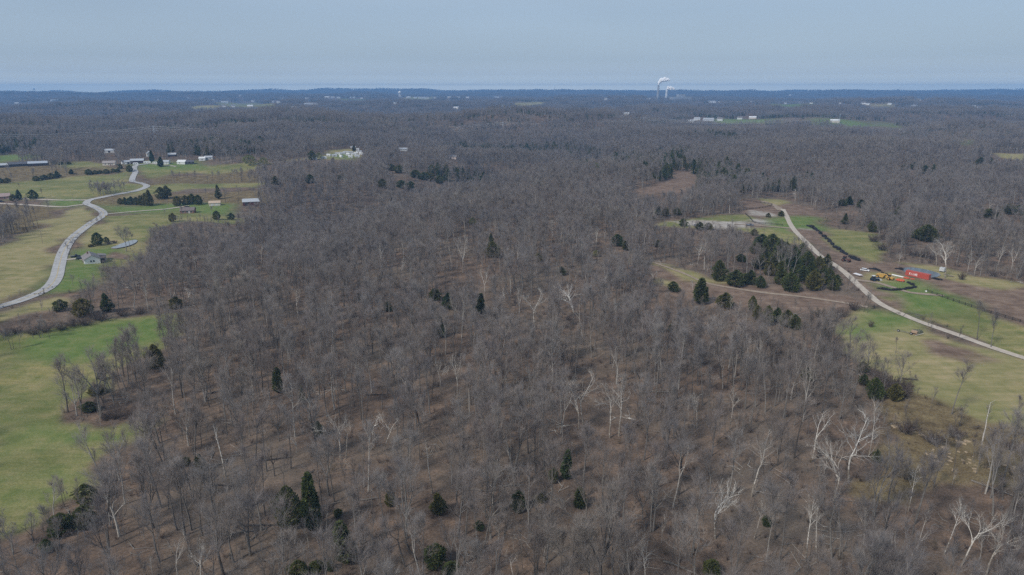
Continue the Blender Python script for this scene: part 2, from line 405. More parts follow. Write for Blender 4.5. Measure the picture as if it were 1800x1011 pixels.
# ------------------------------------------------------------------ ground sheet
def build_ground():
    ang = np.radians(np.linspace(-78, 78, 840))
    rad = np.concatenate([[4, 20, 40], np.geomspace(60, 1300, 400), np.geomspace(1300, 14000, 230)[1:]])
    A, Rr = np.meshgrid(ang, rad)
    X = (Rr * np.sin(A)).ravel(); Y = (Rr * np.cos(A)).ravel() - 0.0
    Z = height(X, Y)
    nr, na = len(rad), len(ang)
    i = np.arange(nr - 1)[:, None] * na + np.arange(na - 1)[None, :]
    F = np.stack([i, i + 1, i + na + 1, i + na], -1).reshape(-1, 4)[:, ::-1]
    m, n, b = node_mat("ground_cover")
    me = mesh_np("ground", np.stack([X, Y, Z], 1), F, [m], smooth=True)
    C = cover_at(X, Y)
    for nm, cols in (("cover_a", (0, 1, 2)), ("cover_b", (3, 4, 5))):
        at_ = me.attributes.new(nm, 'FLOAT_COLOR', 'POINT')
        d = np.ones((len(X), 4), np.float32); d[:, :3] = C[:, cols]
        at_.data.foreach_set("color", d.ravel())
    L = n.links
    geo = N(n, "ShaderNodeNewGeometry")
    def noise(scale, detail=4.0, rough=0.55, stretch=None):
        z = N(n, "ShaderNodeTexNoise", Scale=scale, Detail=detail, Roughness=rough)
        if stretch:
            mpn = N(n, "ShaderNodeMapping"); mpn.inputs["Scale"].default_value = stretch[:3]; mpn.inputs["Rotation"].default_value = (0, 0, stretch[3])
            L.new(geo.outputs["Position"], mpn.inputs[0]); L.new(mpn.outputs[0], z.inputs["Vector"])
        else: L.new(geo.outputs["Position"], z.inputs["Vector"])
        return z.outputs["Fac"]
    def ramp(fac, stops):
        r = N(n, "ShaderNodeValToRGB"); L.new(fac, r.inputs[0]); el = r.color_ramp.elements
        while len(el) < len(stops): el.new(0.5)
        for k, (p, c) in enumerate(stops): el[k].position = p; el[k].color = tuple(c) + (1,)
        return r.outputs[0]
    def mixc(f, a, c, mode='MIX', amt=None):
        x = N(n, "ShaderNodeMixRGB", _blend_type=mode)
        if amt is not None: x.inputs[0].default_value = amt
        else: L.new(f, x.inputs[0])
        L.new(a, x.inputs[1]); L.new(c, x.inputs[2]); return x.outputs[0]
    fine = noise(1.6, 5, 0.7); mid = noise(0.16, 5, 0.65); big = noise(0.022, 4, 0.55)
    streak = noise(0.5, 4, 0.6, (0.12, 1.0, 1.0, 0.35))
    litter = mixc(None, ramp(mid, [(0.28, (0.074, 0.058, 0.047)), (0.46, (0.130, 0.098, 0.077)), (0.60, (0.190, 0.138, 0.104)), (0.76, (0.30, 0.205, 0.145))]),
                  ramp(fine, [(0.3, (0.45, 0.42, 0.40)), (0.7, (1.35, 1.3, 1.25))]), 'MULTIPLY', 0.8)
    litter = mixc(ramp(big, [(0.45, (0, 0, 0)), (0.62, (0.55, 0.55, 0.55))]), litter, ramp(fine, [(0.3, (0.12, 0.098, 0.080)), (0.7, (0.23, 0.192, 0.150))]))
    grass = mixc(None, ramp(mid, [(0.28, (0.138, 0.158, 0.060)), (0.45, (0.205, 0.202, 0.093)), (0.60, (0.255, 0.230, 0.120)), (0.78, (0.30, 0.252, 0.155))]),
                 ramp(streak, [(0.3, (0.80, 0.84, 0.75)), (0.7, (1.18, 1.14, 1.1))]), 'MULTIPLY', 1.0)
    grass = mixc(ramp(big, [(0.36, (0.75, 0.75, 0.75)), (0.56, (0, 0, 0))]), grass, ramp(mid, [(0.3, (0.105, 0.140, 0.048)), (0.7, (0.17, 0.175, 0.075))]))
    grass = mixc(None, grass, ramp(fine, [(0.3, (0.66, 0.68, 0.62)), (0.7, (1.3, 1.26, 1.24))]), 'MULTIPLY', 0.85)
    grass = mixc(None, grass, ramp(noise(0.055, 5, 0.7, (0.35, 1.0, 1.0, -0.5)), [(0.36, (0.80, 0.84, 0.74)), (0.50, (1.0, 1.0, 1.0)), (0.64, (1.22, 1.12, 1.10))]), 'MULTIPLY', 1.0)
    dry = mixc(None, ramp(mid, [(0.28, (0.205, 0.190, 0.088)), (0.5, (0.285, 0.250, 0.130)), (0.72, (0.35, 0.285, 0.175))]),
               ramp(streak, [(0.3, (0.78, 0.82, 0.72)), (0.7, (1.18, 1.12, 1.1))]), 'MULTIPLY', 1.0)
    dry = mixc(ramp(big, [(0.48, (0, 0, 0)), (0.62, (0.35, 0.35, 0.35))]), dry, ramp(mid, [(0.3, (0.12, 0.15, 0.05)), (0.7, (0.19, 0.19, 0.075))]))
    dirt = mixc(None, ramp(mid, [(0.28, (0.120, 0.082, 0.060)), (0.5, (0.185, 0.130, 0.098)), (0.72, (0.27, 0.20, 0.15))]),
                ramp(streak, [(0.3, (0.80, 0.80, 0.80)), (0.7, (1.2, 1.2, 1.2))]), 'MULTIPLY', 1.0)
    gravel = mixc(None, ramp(mid, [(0.35, (0.24, 0.20, 0.165)), (0.6, (0.42, 0.385, 0.345))]), ramp(fine, [(0.3, (0.8, 0.8, 0.8)), (0.7, (1.15, 1.15, 1.15))]), 'MULTIPLY', 1.0)
    rough = mixc(None, ramp(mid, [(0.28, (0.080, 0.062, 0.040)), (0.45, (0.155, 0.120, 0.070)), (0.6, (0.205, 0.165, 0.095)), (0.76, (0.30, 0.235, 0.14))]),
                 ramp(fine, [(0.3, (0.5, 0.48, 0.45)), (0.7, (1.35, 1.3, 1.25))]), 'MULTIPLY', 0.9)
    lush = mixc(None, ramp(mid, [(0.3, (0.095, 0.145, 0.042)), (0.5, (0.135, 0.182, 0.056)), (0.7, (0.200, 0.205, 0.085))]),
                ramp(fine, [(0.3, (0.75, 0.78, 0.75)), (0.7, (1.2, 1.2, 1.2))]), 'MULTIPLY', 0.7)
    aa = N(n, "ShaderNodeAttribute", _attribute_name="cover_a"); ab = N(n, "ShaderNodeAttribute", _attribute_name="cover_b")
    sa = N(n, "ShaderNodeSeparateColor"); L.new(aa.outputs["Color"], sa.inputs[0])
    sb = N(n, "ShaderNodeSeparateColor"); L.new(ab.outputs["Color"], sb.inputs[0])
    # weights sum to at most 1; normalise through a running mix
    col = litter; acc = None
    outs = [(sa.outputs[0], grass), (sa.outputs[1], dry), (sa.outputs[2], dirt), (sb.outputs[0], gravel), (sb.outputs[1], rough), (sb.outputs[2], lush)]
    tot = None
    res = None
    for w, c in outs:
        s = N(n, "ShaderNodeVectorMath", _operation='SCALE'); L.new(c, s.inputs[0]); L.new(w, s.inputs["Scale"])
        if res is None: res = s.outputs[0]; tot = w
        else:
            ad = N(n, "ShaderNodeVectorMath", _operation='ADD'); L.new(res, ad.inputs[0]); L.new(s.outputs[0], ad.inputs[1]); res = ad.outputs[0]
            am = N(n, "ShaderNodeMath", _operation='ADD'); L.new(tot, am.inputs[0]); L.new(w, am.inputs[1]); tot = am.outputs[0]
    inv = N(n, "ShaderNodeMath", _operation='SUBTRACT', _use_clamp=True); inv.inputs[0].default_value = 1; L.new(tot, inv.inputs[1])
    s = N(n, "ShaderNodeVectorMath", _operation='SCALE'); L.new(litter, s.inputs[0]); L.new(inv.outputs[0], s.inputs["Scale"])
    ad = N(n, "ShaderNodeVectorMath", _operation='ADD'); L.new(res, ad.inputs[0]); L.new(s.outputs[0], ad.inputs[1])
    L.new(ad.outputs[0], b.inputs["Base Color"])
    b.inputs["Roughness"].default_value = 1.0; b.inputs["Specular IOR Level"].default_value = 0.05
    bp = N(n, "ShaderNodeBump", Strength=0.5, Distance=0.25); L.new(fine, bp.inputs["Height"]); L.new(bp.outputs[0], b.inputs["Normal"])
    g = link(bpy.data.objects.new("ground", me)); tag(g, kind="structure")
build_ground()

# ------------------------------------------------------------------ roads, tracks and water
def smooth_px(pts, n=8):
    """Catmull-Rom through ground points"""
    P = [np.array(at(*p)[:2]) for p in pts]
    P = [2 * P[0] - P[1]] + P + [2 * P[-1] - P[-2]]
    out = []
    for i in range(1, len(P) - 2):
        for k in range(n):
            t = k / n; a, b, c, d = P[i - 1:i + 3]
            out.append(0.5 * (2 * b + (c - a) * t + (2 * a - 5 * b + 4 * c - d) * t * t + (3 * b - a - 3 * c + d) * t ** 3))
    out.append(P[-2]); return np.array(out)
def strip(name, C, width, lift, mat, off=0.0, ragged=0.0, cols=5):
    T = np.gradient(C, axis=0); T /= np.linalg.norm(T, axis=1)[:, None] + 1e-9
    Nn = np.stack([-T[:, 1], T[:, 0]], 1)
    V = []; n = len(C)
    wv = width * (1 + ragged * fbm(C[:, 0] / 9, C[:, 1] / 9, 77, 2))
    for j in range(cols):
        q = C + Nn * (off + (j / (cols - 1) - 0.5) * wv)[:, None] if np.ndim(wv) else C
        z = height(q[:, 0], q[:, 1]) + lift + np.hypot(q[:, 0], q[:, 1]) * 0.00025
        V.append(np.column_stack([q, z]))
    V = np.concatenate(V)
    i = np.arange(cols - 1)[:, None] * n + np.arange(n - 1)[None, :]
    F = np.stack([i, i + 1, i + n + 1, i + n], -1).reshape(-1, 4)[:, ::-1]
    o = link(bpy.data.objects.new(name, mesh_np(name, V, F, [mat], smooth=True)))
    return tag(o, kind="structure")
def asphalt():
    m, n, b = node_mat("weathered_asphalt"); L = n.links
    g = N(n, "ShaderNodeNewGeometry")
    z = N(n, "ShaderNodeTexNoise", Scale=0.35, Detail=5.0); L.new(g.outputs["Position"], z.inputs["Vector"])
    r = N(n, "ShaderNodeValToRGB"); L.new(z.outputs["Fac"], r.inputs[0])
    r.color_ramp.elements[0].position = 0.3; r.color_ramp.elements[0].color = (0.33, 0.32, 0.315, 1)
    r.color_ramp.elements[1].position = 0.7; r.color_ramp.elements[1].color = (0.44, 0.43, 0.42, 1)
    v = N(n, "ShaderNodeTexVoronoi", Scale=0.16, _feature='DISTANCE_TO_EDGE')
    wz = N(n, "ShaderNodeTexNoise", Scale=0.4, Detail=3.0); L.new(g.outputs["Position"], wz.inputs["Vector"])
    va = N(n, "ShaderNodeVectorMath", _operation='MULTIPLY_ADD'); L.new(wz.outputs["Color"], va.inputs[0]); va.inputs[1].default_value = (5, 5, 5); L.new(g.outputs["Position"], va.inputs[2])
    L.new(va.outputs[0], v.inputs["Vector"])
    t = N(n, "ShaderNodeMath", _operation='LESS_THAN'); L.new(v.outputs["Distance"], t.inputs[0]); t.inputs[1].default_value = 0.035
    big = N(n, "ShaderNodeTexNoise", Scale=0.02, Detail=1.0); L.new(g.outputs["Position"], big.inputs["Vector"])
    gt = N(n, "ShaderNodeMath", _operation='GREATER_THAN'); L.new(big.outputs["Fac"], gt.inputs[0]); gt.inputs[1].default_value = 0.5
    mu = N(n, "ShaderNodeMath", _operation='MULTIPLY'); L.new(t.outputs[0], mu.inputs[0]); L.new(gt.outputs[0], mu.inputs[1])
    mx = N(n, "ShaderNodeMixRGB"); L.new(mu.outputs[0], mx.inputs[0]); L.new(r.outputs[0], mx.inputs[1]); mx.inputs[2].default_value = (0.08, 0.08, 0.09, 1)
    L.new(mx.outputs[0], b.inputs["Base Color"]); b.inputs["Roughness"].default_value = 0.9
    return m
M["asphalt"] = asphalt()
def track_mat(name, a, c):
    m, n, b = node_mat(name); L = n.links
    g = N(n, "ShaderNodeNewGeometry")
    z = N(n, "ShaderNodeTexNoise", Scale=0.5, Detail=6.0, Roughness=0.65); L.new(g.outputs["Position"], z.inputs["Vector"])
    r = N(n, "ShaderNodeValToRGB"); L.new(z.outputs["Fac"], r.inputs[0])
    r.color_ramp.elements[0].position = 0.3; r.color_ramp.elements[0].color = a + (1,)
    r.color_ramp.elements[1].position = 0.7; r.color_ramp.elements[1].color = c + (1,)
    L.new(r.outputs[0], b.inputs["Base Color"]); b.inputs["Roughness"].default_value = 0.95
    return m
M["gravel"] = track_mat("pale_gravel", (0.36, 0.31, 0.255), (0.52, 0.455, 0.38))
M["track"] = track_mat("dirt_track", (0.23, 0.175, 0.13), (0.36, 0.29, 0.225))
M["yellow_paint"] = simple("worn_yellow_paint", (0.50, 0.36, 0.10), var=0.25, scale=0.6)

ROAD = [(-60, 560), (-10, 542), (40, 527), (82, 508), (98, 490), (104, 468), (111, 444), (126, 420), (150, 400), (173, 385), (182, 377), (177, 370), (164, 363), (152, 358), (158, 352), (175, 348), (205, 342), (238, 336), (255, 330), (257, 326), (246, 322), (233, 319), (234, 311), (238, 303), (236, 297), (240, 291), (262, 288)]
RC = smooth_px(ROAD)
strip("road", RC, 6.6, 0.10, M["asphalt"], cols=7)
k0 = int(np.argmin(np.abs(np.hypot(*(RC - np.array(at(164, 363)[:2])).T))))
for s in (-0.16, 0.16):
    strip("centre_line", RC[:k0], 0.14, 0.108, M["yellow_paint"], off=s, cols=2)
DRIVES = [([(152, 359), (128, 362), (105, 364), (40, 360), (-40, 357)], 4.2, "gravel"), ([(158, 352), (130, 352), (100, 352), (40, 350), (-40, 350)], 3.4, "gravel"),
          ([(183, 377), (215, 374), (250, 371), (290, 368), (318, 364), (332, 362)], 4.0, "gravel"), ([(112, 457), (125, 456), (140, 455), (148, 457)], 3.6, "gravel"),
          ([(262, 288), (285, 290), (310, 293)], 4.0, "gravel")]
for pts, w, m in DRIVES: strip("driveway", smooth_px(pts, 6), w, 0.07, M[m], ragged=0.25, cols=3)
FARM = [(1880, 655), (1810, 633), (1740, 610), (1680, 588), (1620, 567), (1577, 549), (1547, 534), (1526, 517), (1506, 499), (1488, 482), (1470, 468), (1442, 450), (1417, 426), (1399, 408), (1389, 394), (1382, 379), (1376, 368)]
strip("farm_road", smooth_px(FARM), 3.7, 0.09, M["gravel"], ragged=0.15)
TRACKS = [([(1396, 402), (1360, 399), (1322, 396), (1290, 394)], 3.6), ([(1150, 462), (1200, 480), (1240, 497), (1290, 507), (1345, 515), (1410, 522), (1480, 532), (1525, 540)], 2.6), ([(1372, 370), (1362, 362), (1340, 354)], 5), ([(1500, 492), (1540, 497), (1590, 512), (1612, 516), (1660, 520)], 3)]
for pts, w in TRACKS: strip("dirt_track", smooth_px(pts, 6), w, 0.06, M["track"], ragged=0.5, cols=3)
for C_ in (ROAD, FARM): clear_line(C_, 4)
for pts, *_ in DRIVES + TRACKS: clear_line(pts, 2)

def water_mat(name, col, rough):
    m, n, b = node_mat(name)
    b.inputs["Base Color"].default_value = col + (1,); b.inputs["Roughness"].default_value = rough
    b.inputs["Specular IOR Level"].default_value = 0.8; b.inputs["IOR"].default_value = 1.45
    g = N(n, "ShaderNodeNewGeometry"); z = N(n, "ShaderNodeTexNoise", Scale=0.8, Detail=3.0)
    n.links.new(g.outputs["Position"], z.inputs["Vector"])
    bp = N(n, "ShaderNodeBump", Strength=0.06, Distance=0.2); n.links.new(z.outputs["Fac"], bp.inputs["Height"]); n.links.new(bp.outputs[0], b.inputs["Normal"])
    return m
def pond(name, px, mat, lift):
    W = np.array([at(*p)[:2] for p in px]); c = W.mean(0)
    pts = []
    for i in range(len(W)):
        for t in (0, .34, .67): pts.append(W[i] * (1 - t) + W[(i + 1) % len(W)] * t)
    pts = np.array(pts); pts = 0.5 * pts + 0.25 * (np.roll(pts, 1, 0) + np.roll(pts, -1, 0))
    z = float(height(pts[:, 0], pts[:, 1]).max()) + lift
    n = len(pts)
    V = [(c[0], c[1], z)] + [(x, y, z) for x, y in pts] + [(x + (x - c[0]) * .12, y + (y - c[1]) * .12, z - 2.5) for x, y in pts]
    F = [(0, 1 + i, 1 + (i + 1) % n) for i in range(n)] + []
    bank = [(1 + i, 1 + n + i, 1 + n + (i + 1) % n, 1 + (i + 1) % n) for i in range(n)]
    me = bpy.data.meshes.new(name); me.from_pydata(V, [], F + bank); me.materials.append(mat); me.materials.append(S("pond_bank", (0.12, 0.09, 0.065), var=0.3))
    for i, p in enumerate(me.polygons): p.material_index = 0 if i < n else 1
    o = link(bpy.data.objects.new(name, me)); tag(o, kind="structure"); clear_poly(px)
pond("pond_water", [(193, 437), (205, 432), (222, 425), (238, 421), (243, 424), (236, 430), (222, 435), (205, 438)], water_mat("pale_pond_water", (0.25, 0.25, 0.24), 0.12), 0.08)
pond("dark_pond_water", [(1581, 473), (1592, 470), (1610, 471), (1632, 475), (1652, 481), (1654, 485), (1640, 489), (1615, 486), (1594, 480)], water_mat("grey_blue_pond_water", (0.10, 0.115, 0.125), 0.16), 0.08)

# ------------------------------------------------------------------ trees
def rot_about(d, ang, rng):
    """d turned by ang away from itself, in a random direction"""
    a = d.cross(Vector((rng.uniform(-1, 1), rng.uniform(-1, 1), rng.uniform(-1, 1))))
    if a.length < 1e-4: a = Vector((1, 0, 0))
    return Matrix.Rotation(ang, 3, a.normalized()) @ d
class TreeGen:
    def __init__(self, seed):
        self.rng = random.Random(seed); self.bv = []; self.bf = []; self.tv = []; self.tf = []
    def tube(self, pts, rads, n):
        k0 = len(self.bv)
        for i, p in enumerate(pts):
            d = (pts[min(i + 1, len(pts) - 1)] - pts[max(i - 1, 0)])
            a = d.cross(Vector((0.31, 0.87, 0.13))); a = a.normalized() if a.length > 1e-5 else Vector((1, 0, 0)); b = d.cross(a).normalized()
            for k in range(n):
                t = 2 * math.pi * k / n
                self.bv.append(p + (a * math.cos(t) + b * math.sin(t)) * rads[i])
        for i in range(len(pts) - 1):
            for k in range(n):
                self.bf.append((k0 + i * n + k, k0 + i * n + (k + 1) % n, k0 + (i + 1) * n + (k + 1) % n, k0 + (i + 1) * n + k))
    def blade(self, p, d, L, w):
        s = d.cross(Vector((self.rng.uniform(-1, 1), self.rng.uniform(-1, 1), self.rng.uniform(-1, 1))))
        s = s.normalized() * w * 0.5 if s.length > 1e-5 else Vector((w / 2, 0, 0))
        k = len(self.tv); self.tv += [p - s, p + s, p + d * L]; self.tf.append((k, k + 1, k + 2))
    def walk(self, p, d, L, r0, r1, nseg, wob, up):
        pts = [p.copy()]; rads = [r0]
        for i in range(nseg):
            d = (d + Vector((self.rng.gauss(0, wob), self.rng.gauss(0, wob), self.rng.gauss(0, wob) + up))).normalized()
            p = p + d * (L / nseg); pts.append(p.copy()); rads.append(r0 + (r1 - r0) * (i + 1) / nseg)
        return pts, rads
    def pick(self, pts, rads, t):
        f = t * (len(pts) - 1); i = min(int(f), len(pts) - 2); f -= i
        return pts[i].lerp(pts[i + 1], f), (pts[i + 1] - pts[i]).normalized(), rads[i] + (rads[i + 1] - rads[i]) * f
    def twigs(self, pts, rads, n, L, w, spread, t0=0.15):
        for _ in range(n):
            q, dd, _r = self.pick(pts, rads, self.rng.uniform(t0, 1.0))
            d = rot_about(dd, self.rng.uniform(*spread), self.rng); d = (d + Vector((0, 0, 0.22))).normalized()
            l = L * self.rng.uniform(0.4, 1.5)
            self.blade(q, d, l, w)
            if self.rng.random() < 0.75:
                self.blade(q + d * l * self.rng.uniform(.25, .6), (rot_about(d, self.rng.uniform(.3, .8), self.rng) + Vector((0, 0, .15))).normalized(), l * 0.7, w * 0.8)
    def bare(self, H=20.0, fork=0.42, nl=9, spread=(0.35, 0.8), limb=0.36, sub=7, tw=11, r=0.20, tw_len=1.5, tw_w=0.034, forks=1, wob=0.05, up=0.12, sides=(6, 4, 3), lean=0.03, bmin=.02):
        g = self.rng
        d0 = Vector((g.gauss(0, lean), g.gauss(0, lean), 1)).normalized()
        pts, rads = self.walk(Vector((0, 0, -0.5)), d0, H * (fork if forks > 1 else 0.86), r, r * (0.62 if forks > 1 else 0.14), 7, wob * 0.6, 0.04)
        self.tube(pts, rads, sides[0])
        stems = [(pts, rads, fork / 0.86 * 0.9)]
        if forks > 1:
            stems = []
            for k in range(forks):
                d = rot_about((pts[-1] - pts[-2]).normalized(), g.uniform(0.18, 0.5), g)
                q, qr = self.walk(pts[-1], d, H * (1 - fork) * g.uniform(.75, 1.0), r * 0.6, r * 0.1, 6, wob * 1.6, up)
                self.tube(q, qr, sides[1] + 1); stems.append((q, qr, 0.10))
        for sp, sr, t0 in stems:
            n1 = max(2, round(nl / len(stems)))
            for i in range(n1):
                t = t0 + (1 - t0) * (i + g.uniform(.1, .9)) / n1
                t = min(t, .98)
                q, dd, rr = self.pick(sp, sr, t)
                d = rot_about(dd, g.uniform(*spread), g); d = (d + Vector((0, 0, .12))).normalized()
                L = H * limb * (1.12 - 0.72 * (t - t0) / (1 - t0 + 1e-6)) * g.uniform(.7, 1.2)
                lp, lr = self.walk(q, d, L, max(rr * 0.55, 0.035), 0.014, 5, wob * 2, up)
                self.tube(lp, lr, sides[1])
                for j in range(sub):
                    tt = .2 + .75 * (j + g.random()) / sub
                    q2, d2, r2 = self.pick(lp, lr, tt)
                    d2 = rot_about(d2, g.uniform(.35, .9), g); d2 = (d2 + Vector((0, 0, .18))).normalized()
                    L2 = L * g.uniform(.4, .75) * (1.15 - .5 * tt)
                    bp, br = self.walk(q2, d2, L2, max(r2 * 0.6, bmin), 0.008, 3, wob * 2.2, up)
                    self.tube(bp, br, sides[2]); self.twigs(bp, br, tw, tw_len, tw_w, (.15, .75), .05)
                self.twigs(lp, lr, int(tw * 1.1), tw_len, tw_w, (.2, .9), .25)
            self.twigs(sp, sr, int(tw * 1.6), tw_len, tw_w, (.3, 1.0), .55)
        return self
    def top(self):
        return max([v.z for v in self.bv] + [v.z for v in self.tv])
    def meshes(self, name, m1, m2):
        a = bpy.data.meshes.new(name + "_trunk"); a.from_pydata([tuple(v) for v in self.bv], [], self.bf); a.materials.append(m1)
        b = bpy.data.meshes.new(name + "_crown"); b.from_pydata([tuple(v) for v in self.tv], [], self.tf); b.materials.append(m2)
        return a, b
    def joined(self, name, m1, m2):
        n = len(self.bv)
        me = bpy.data.meshes.new(name); me.from_pydata([tuple(v) for v in self.bv + self.tv], [], self.bf + [tuple(i + n for i in f) for f in self.tf])
        me.materials.append(m1); me.materials.append(m2)
        idx = np.zeros(len(me.polygons), np.int32); idx[len(self.bf):] = 1; me.polygons.foreach_set("material_index", idx)
        return me
NEAR = []
SPEC = [dict(H=21, fork=.50, nl=9, limb=.26, spread=(.3, .65)), dict(H=20, fork=.42, nl=11, limb=.30, spread=(.35, .8)), dict(H=22, fork=.58, nl=8, limb=.22, spread=(.3, .6)),
        dict(H=18, fork=.36, nl=11, limb=.34, spread=(.4, .9), r=.22), dict(H=20, fork=.45, nl=9, forks=2, limb=.24), dict(H=19, fork=.34, nl=12, forks=3, limb=.27, r=.26),
        dict(H=22, fork=.55, nl=8, limb=.20, spread=(.25, .55), r=.17), dict(H=20, fork=.50, nl=8, forks=2, limb=.22, lean=.08, r=.18), dict(H=17, fork=.30, nl=13, limb=.36, spread=(.4, .95), sub=7, r=.25),
        dict(H=21, fork=.48, nl=10, limb=.25, lean=.07), dict(H=16, fork=.30, nl=10, limb=.34, forks=4, r=.22), dict(H=20, fork=.40, nl=9, limb=.28, sub=5, tw=9, r=.18)]
for i, sp in enumerate(SPEC): NEAR.append(TreeGen(100 + i).bare(**sp))
NEAR_MESH = [t.meshes("bare_tree_%d" % i, M["bark"], M["twig"]) for i, t in enumerate(NEAR)]
NEAR_H = [t.top() for t in NEAR]

def evergreen(seed, H, Rm, shape, n=1500, leaf=0.44, trunk0=0.06):
    """crown of many small leaf clumps round a tapered stem; shape: 'cone', 'oval', 'column'"""
    g = random.Random(seed); t = TreeGen(seed)
    pts, rads = t.walk(Vector((0, 0, -.4)), Vector((0, 0, 1)), H * .93, .16, .03, 6, .02, .02); t.tube(pts, rads, 6)
    lob = [(g.uniform(0, 6.28), g.uniform(.05, .95), g.choice([.35, .6, .85, 1.1, 1.3])) for _ in range(34)]
    for _ in range(n):
        u = g.random() ** (1.25 if shape == 'cone' else 1.0); z = trunk0 + (1 - trunk0) * u
        if shape == 'cone': prof = (1 - u) ** .8 * (1 - math.exp(-u * 14)) + .03
        elif shape == 'oval': prof = math.sin(math.pi * min(1, .14 + u * .86)) ** .7 * (1 - .18 * u)
        else: prof = min(1, u * 6 + .35) * (1 - u) ** .42
        a = g.uniform(0, 6.283); k = 1.0
        for la, lz, ls in lob:
            da = abs((a - la + math.pi) % 6.283 - math.pi)
            if da < .5 and abs(z - lz) < .09: k = ls
        rr = Rm * prof * k * g.uniform(.45, 1.05) ** .6
        c, s_ = t.pick(pts, rads, min(z, .999))[0], leaf * g.uniform(.6, 1.5)
        p = Vector((c.x + math.cos(a) * rr, c.y + math.sin(a) * rr, z * H + g.gauss(0, .08)))
        d = Vector((math.cos(a) * .8, math.sin(a) * .8, g.uniform(-.1, 1.0) if shape != 'cone' else g.uniform(-.3, .6))).normalized()
        d = rot_about(d, g.uniform(0, .7), g); side = rot_about(d, 1.57, g) * s_ * .34
        kk = len(t.tv); t.tv += [p - d * s_ * .4 - side * .3, p + side, p + d * s_ * .7, p - side]; t.tf.append((kk, kk + 1, kk + 2, kk + 3))
    for j in range(9):
        z = g.uniform(.15, .8); q = t.pick(pts, rads, z)[0]; a = g.uniform(0, 6.28)
        lp, lr = t.walk(q, Vector((math.cos(a), math.sin(a), .3)).normalized(), Rm * .6, .05, .02, 3, .05, .05); t.tube(lp, lr, 3)
    return t
EV_SPEC = {"cone": [(11, 7.5, 2.0, 'cone'), (12, 8.5, 2.2, 'cone'), (13, 7.0, 1.7, 'cone')], "round": [(14, 7.5, 3.1, 'oval'), (15, 7.0, 3.4, 'oval'), (16, 8.0, 2.9, 'oval')], "thin": [(17, 9.0, 1.25, 'column'), (18, 8.5, 1.5, 'column')]}
EVER = {k: [evergreen(*s, n=3000 if k == "round" else 2400) for s in v] for k, v in EV_SPEC.items()}
EVER_MESH = {k: [t.meshes("cedar_" + k, M["ever_trunk"], M["ever"]) for t in v] for k, v in EVER.items()}

def brush_gen(seed, H=2.6, n=14, tw=9, w=.032, L=.8):
    t = TreeGen(seed); g = t.rng
    for i in range(n):
        a = g.uniform(0, 6.28); b = Vector((math.cos(a), math.sin(a), 0)) * g.uniform(0, .5)
        d = Vector((math.cos(a) * g.uniform(.1, .8), math.sin(a) * g.uniform(.1, .8), 1)).normalized()
        p, r = t.walk(b, d, H * g.uniform(.6, 1), .03, .008, 3, .12, .03); t.tube(p, r, 3); t.twigs(p, r, tw, L, w, (.2, 1.0), .1)
    return t
def sapling_gen(seed):
    return TreeGen(seed).bare(H=7.5, fork=.3, nl=9, limb=.3, sub=3, tw=5, r=.06, tw_len=.8, tw_w=.026, sides=(4, 3, 3))
def sticks_gen(seed):
    t = TreeGen(seed); g = t.rng
    for i in range(7):
        a = g.uniform(0, 6.28); b = Vector((g.uniform(-2, 2), g.uniform(-2, 2), .12)); L = g.uniform(1.5, 6)
        p, r = t.walk(b, Vector((math.cos(a), math.sin(a), g.uniform(0, .12))), L, g.uniform(.05, .13), .03, 3, .08, 0); t.tube(p, r, 4)
        t.twigs(p, r, 3, .9, .04, (.3, .9), .4)
    return t
def leafy(seed, H, Rm):
    t = evergreen(seed, H, Rm, 'oval', n=1100, leaf=.5, trunk0=.22); return t

# far trees, drawn a few pixels tall: coarser twigs, set in patches of woodland
def clump(name, seed, size, count, ever_share, hs=(14, 23)):
    g = random.Random(seed); V = []; F = []; MI = []
    for k in range(count):
        x, y = g.uniform(-size / 2, size / 2), g.uniform(-size / 2, size / 2)
        H = g.uniform(*hs)
        if g.random() < ever_share:
            t = evergreen(g.random(), H * .6, 2.6, g.choice(['cone', 'oval']), n=46, leaf=2.1); mi = (0, 2)
        else:
            t = TreeGen(g.random()).bare(H=H, fork=g.uniform(.35, .5), nl=5, limb=.3, sub=3, tw=4, tw_len=2.3, tw_w=.17, r=.17, sides=(3, 3, 3)); mi = (0, 1)
        o = Vector((x, y, 0)); n = len(V)
        V += [tuple(v + o) for v in t.bv + t.tv]; F += [tuple(i + n for i in f) for f in t.bf]; n += len(t.bv)
        F += [tuple(i + n for i in f) for f in t.tf]; MI += [mi[0]] * len(t.bf) + [mi[1]] * len(t.tf)
    me = bpy.data.meshes.new(name); me.from_pydata(V, [], F)
    for m in (M["bark"], M["twig"], M["ever"]): me.materials.append(m)
    me.polygons.foreach_set("material_index", np.array(MI, np.int32))
    return me

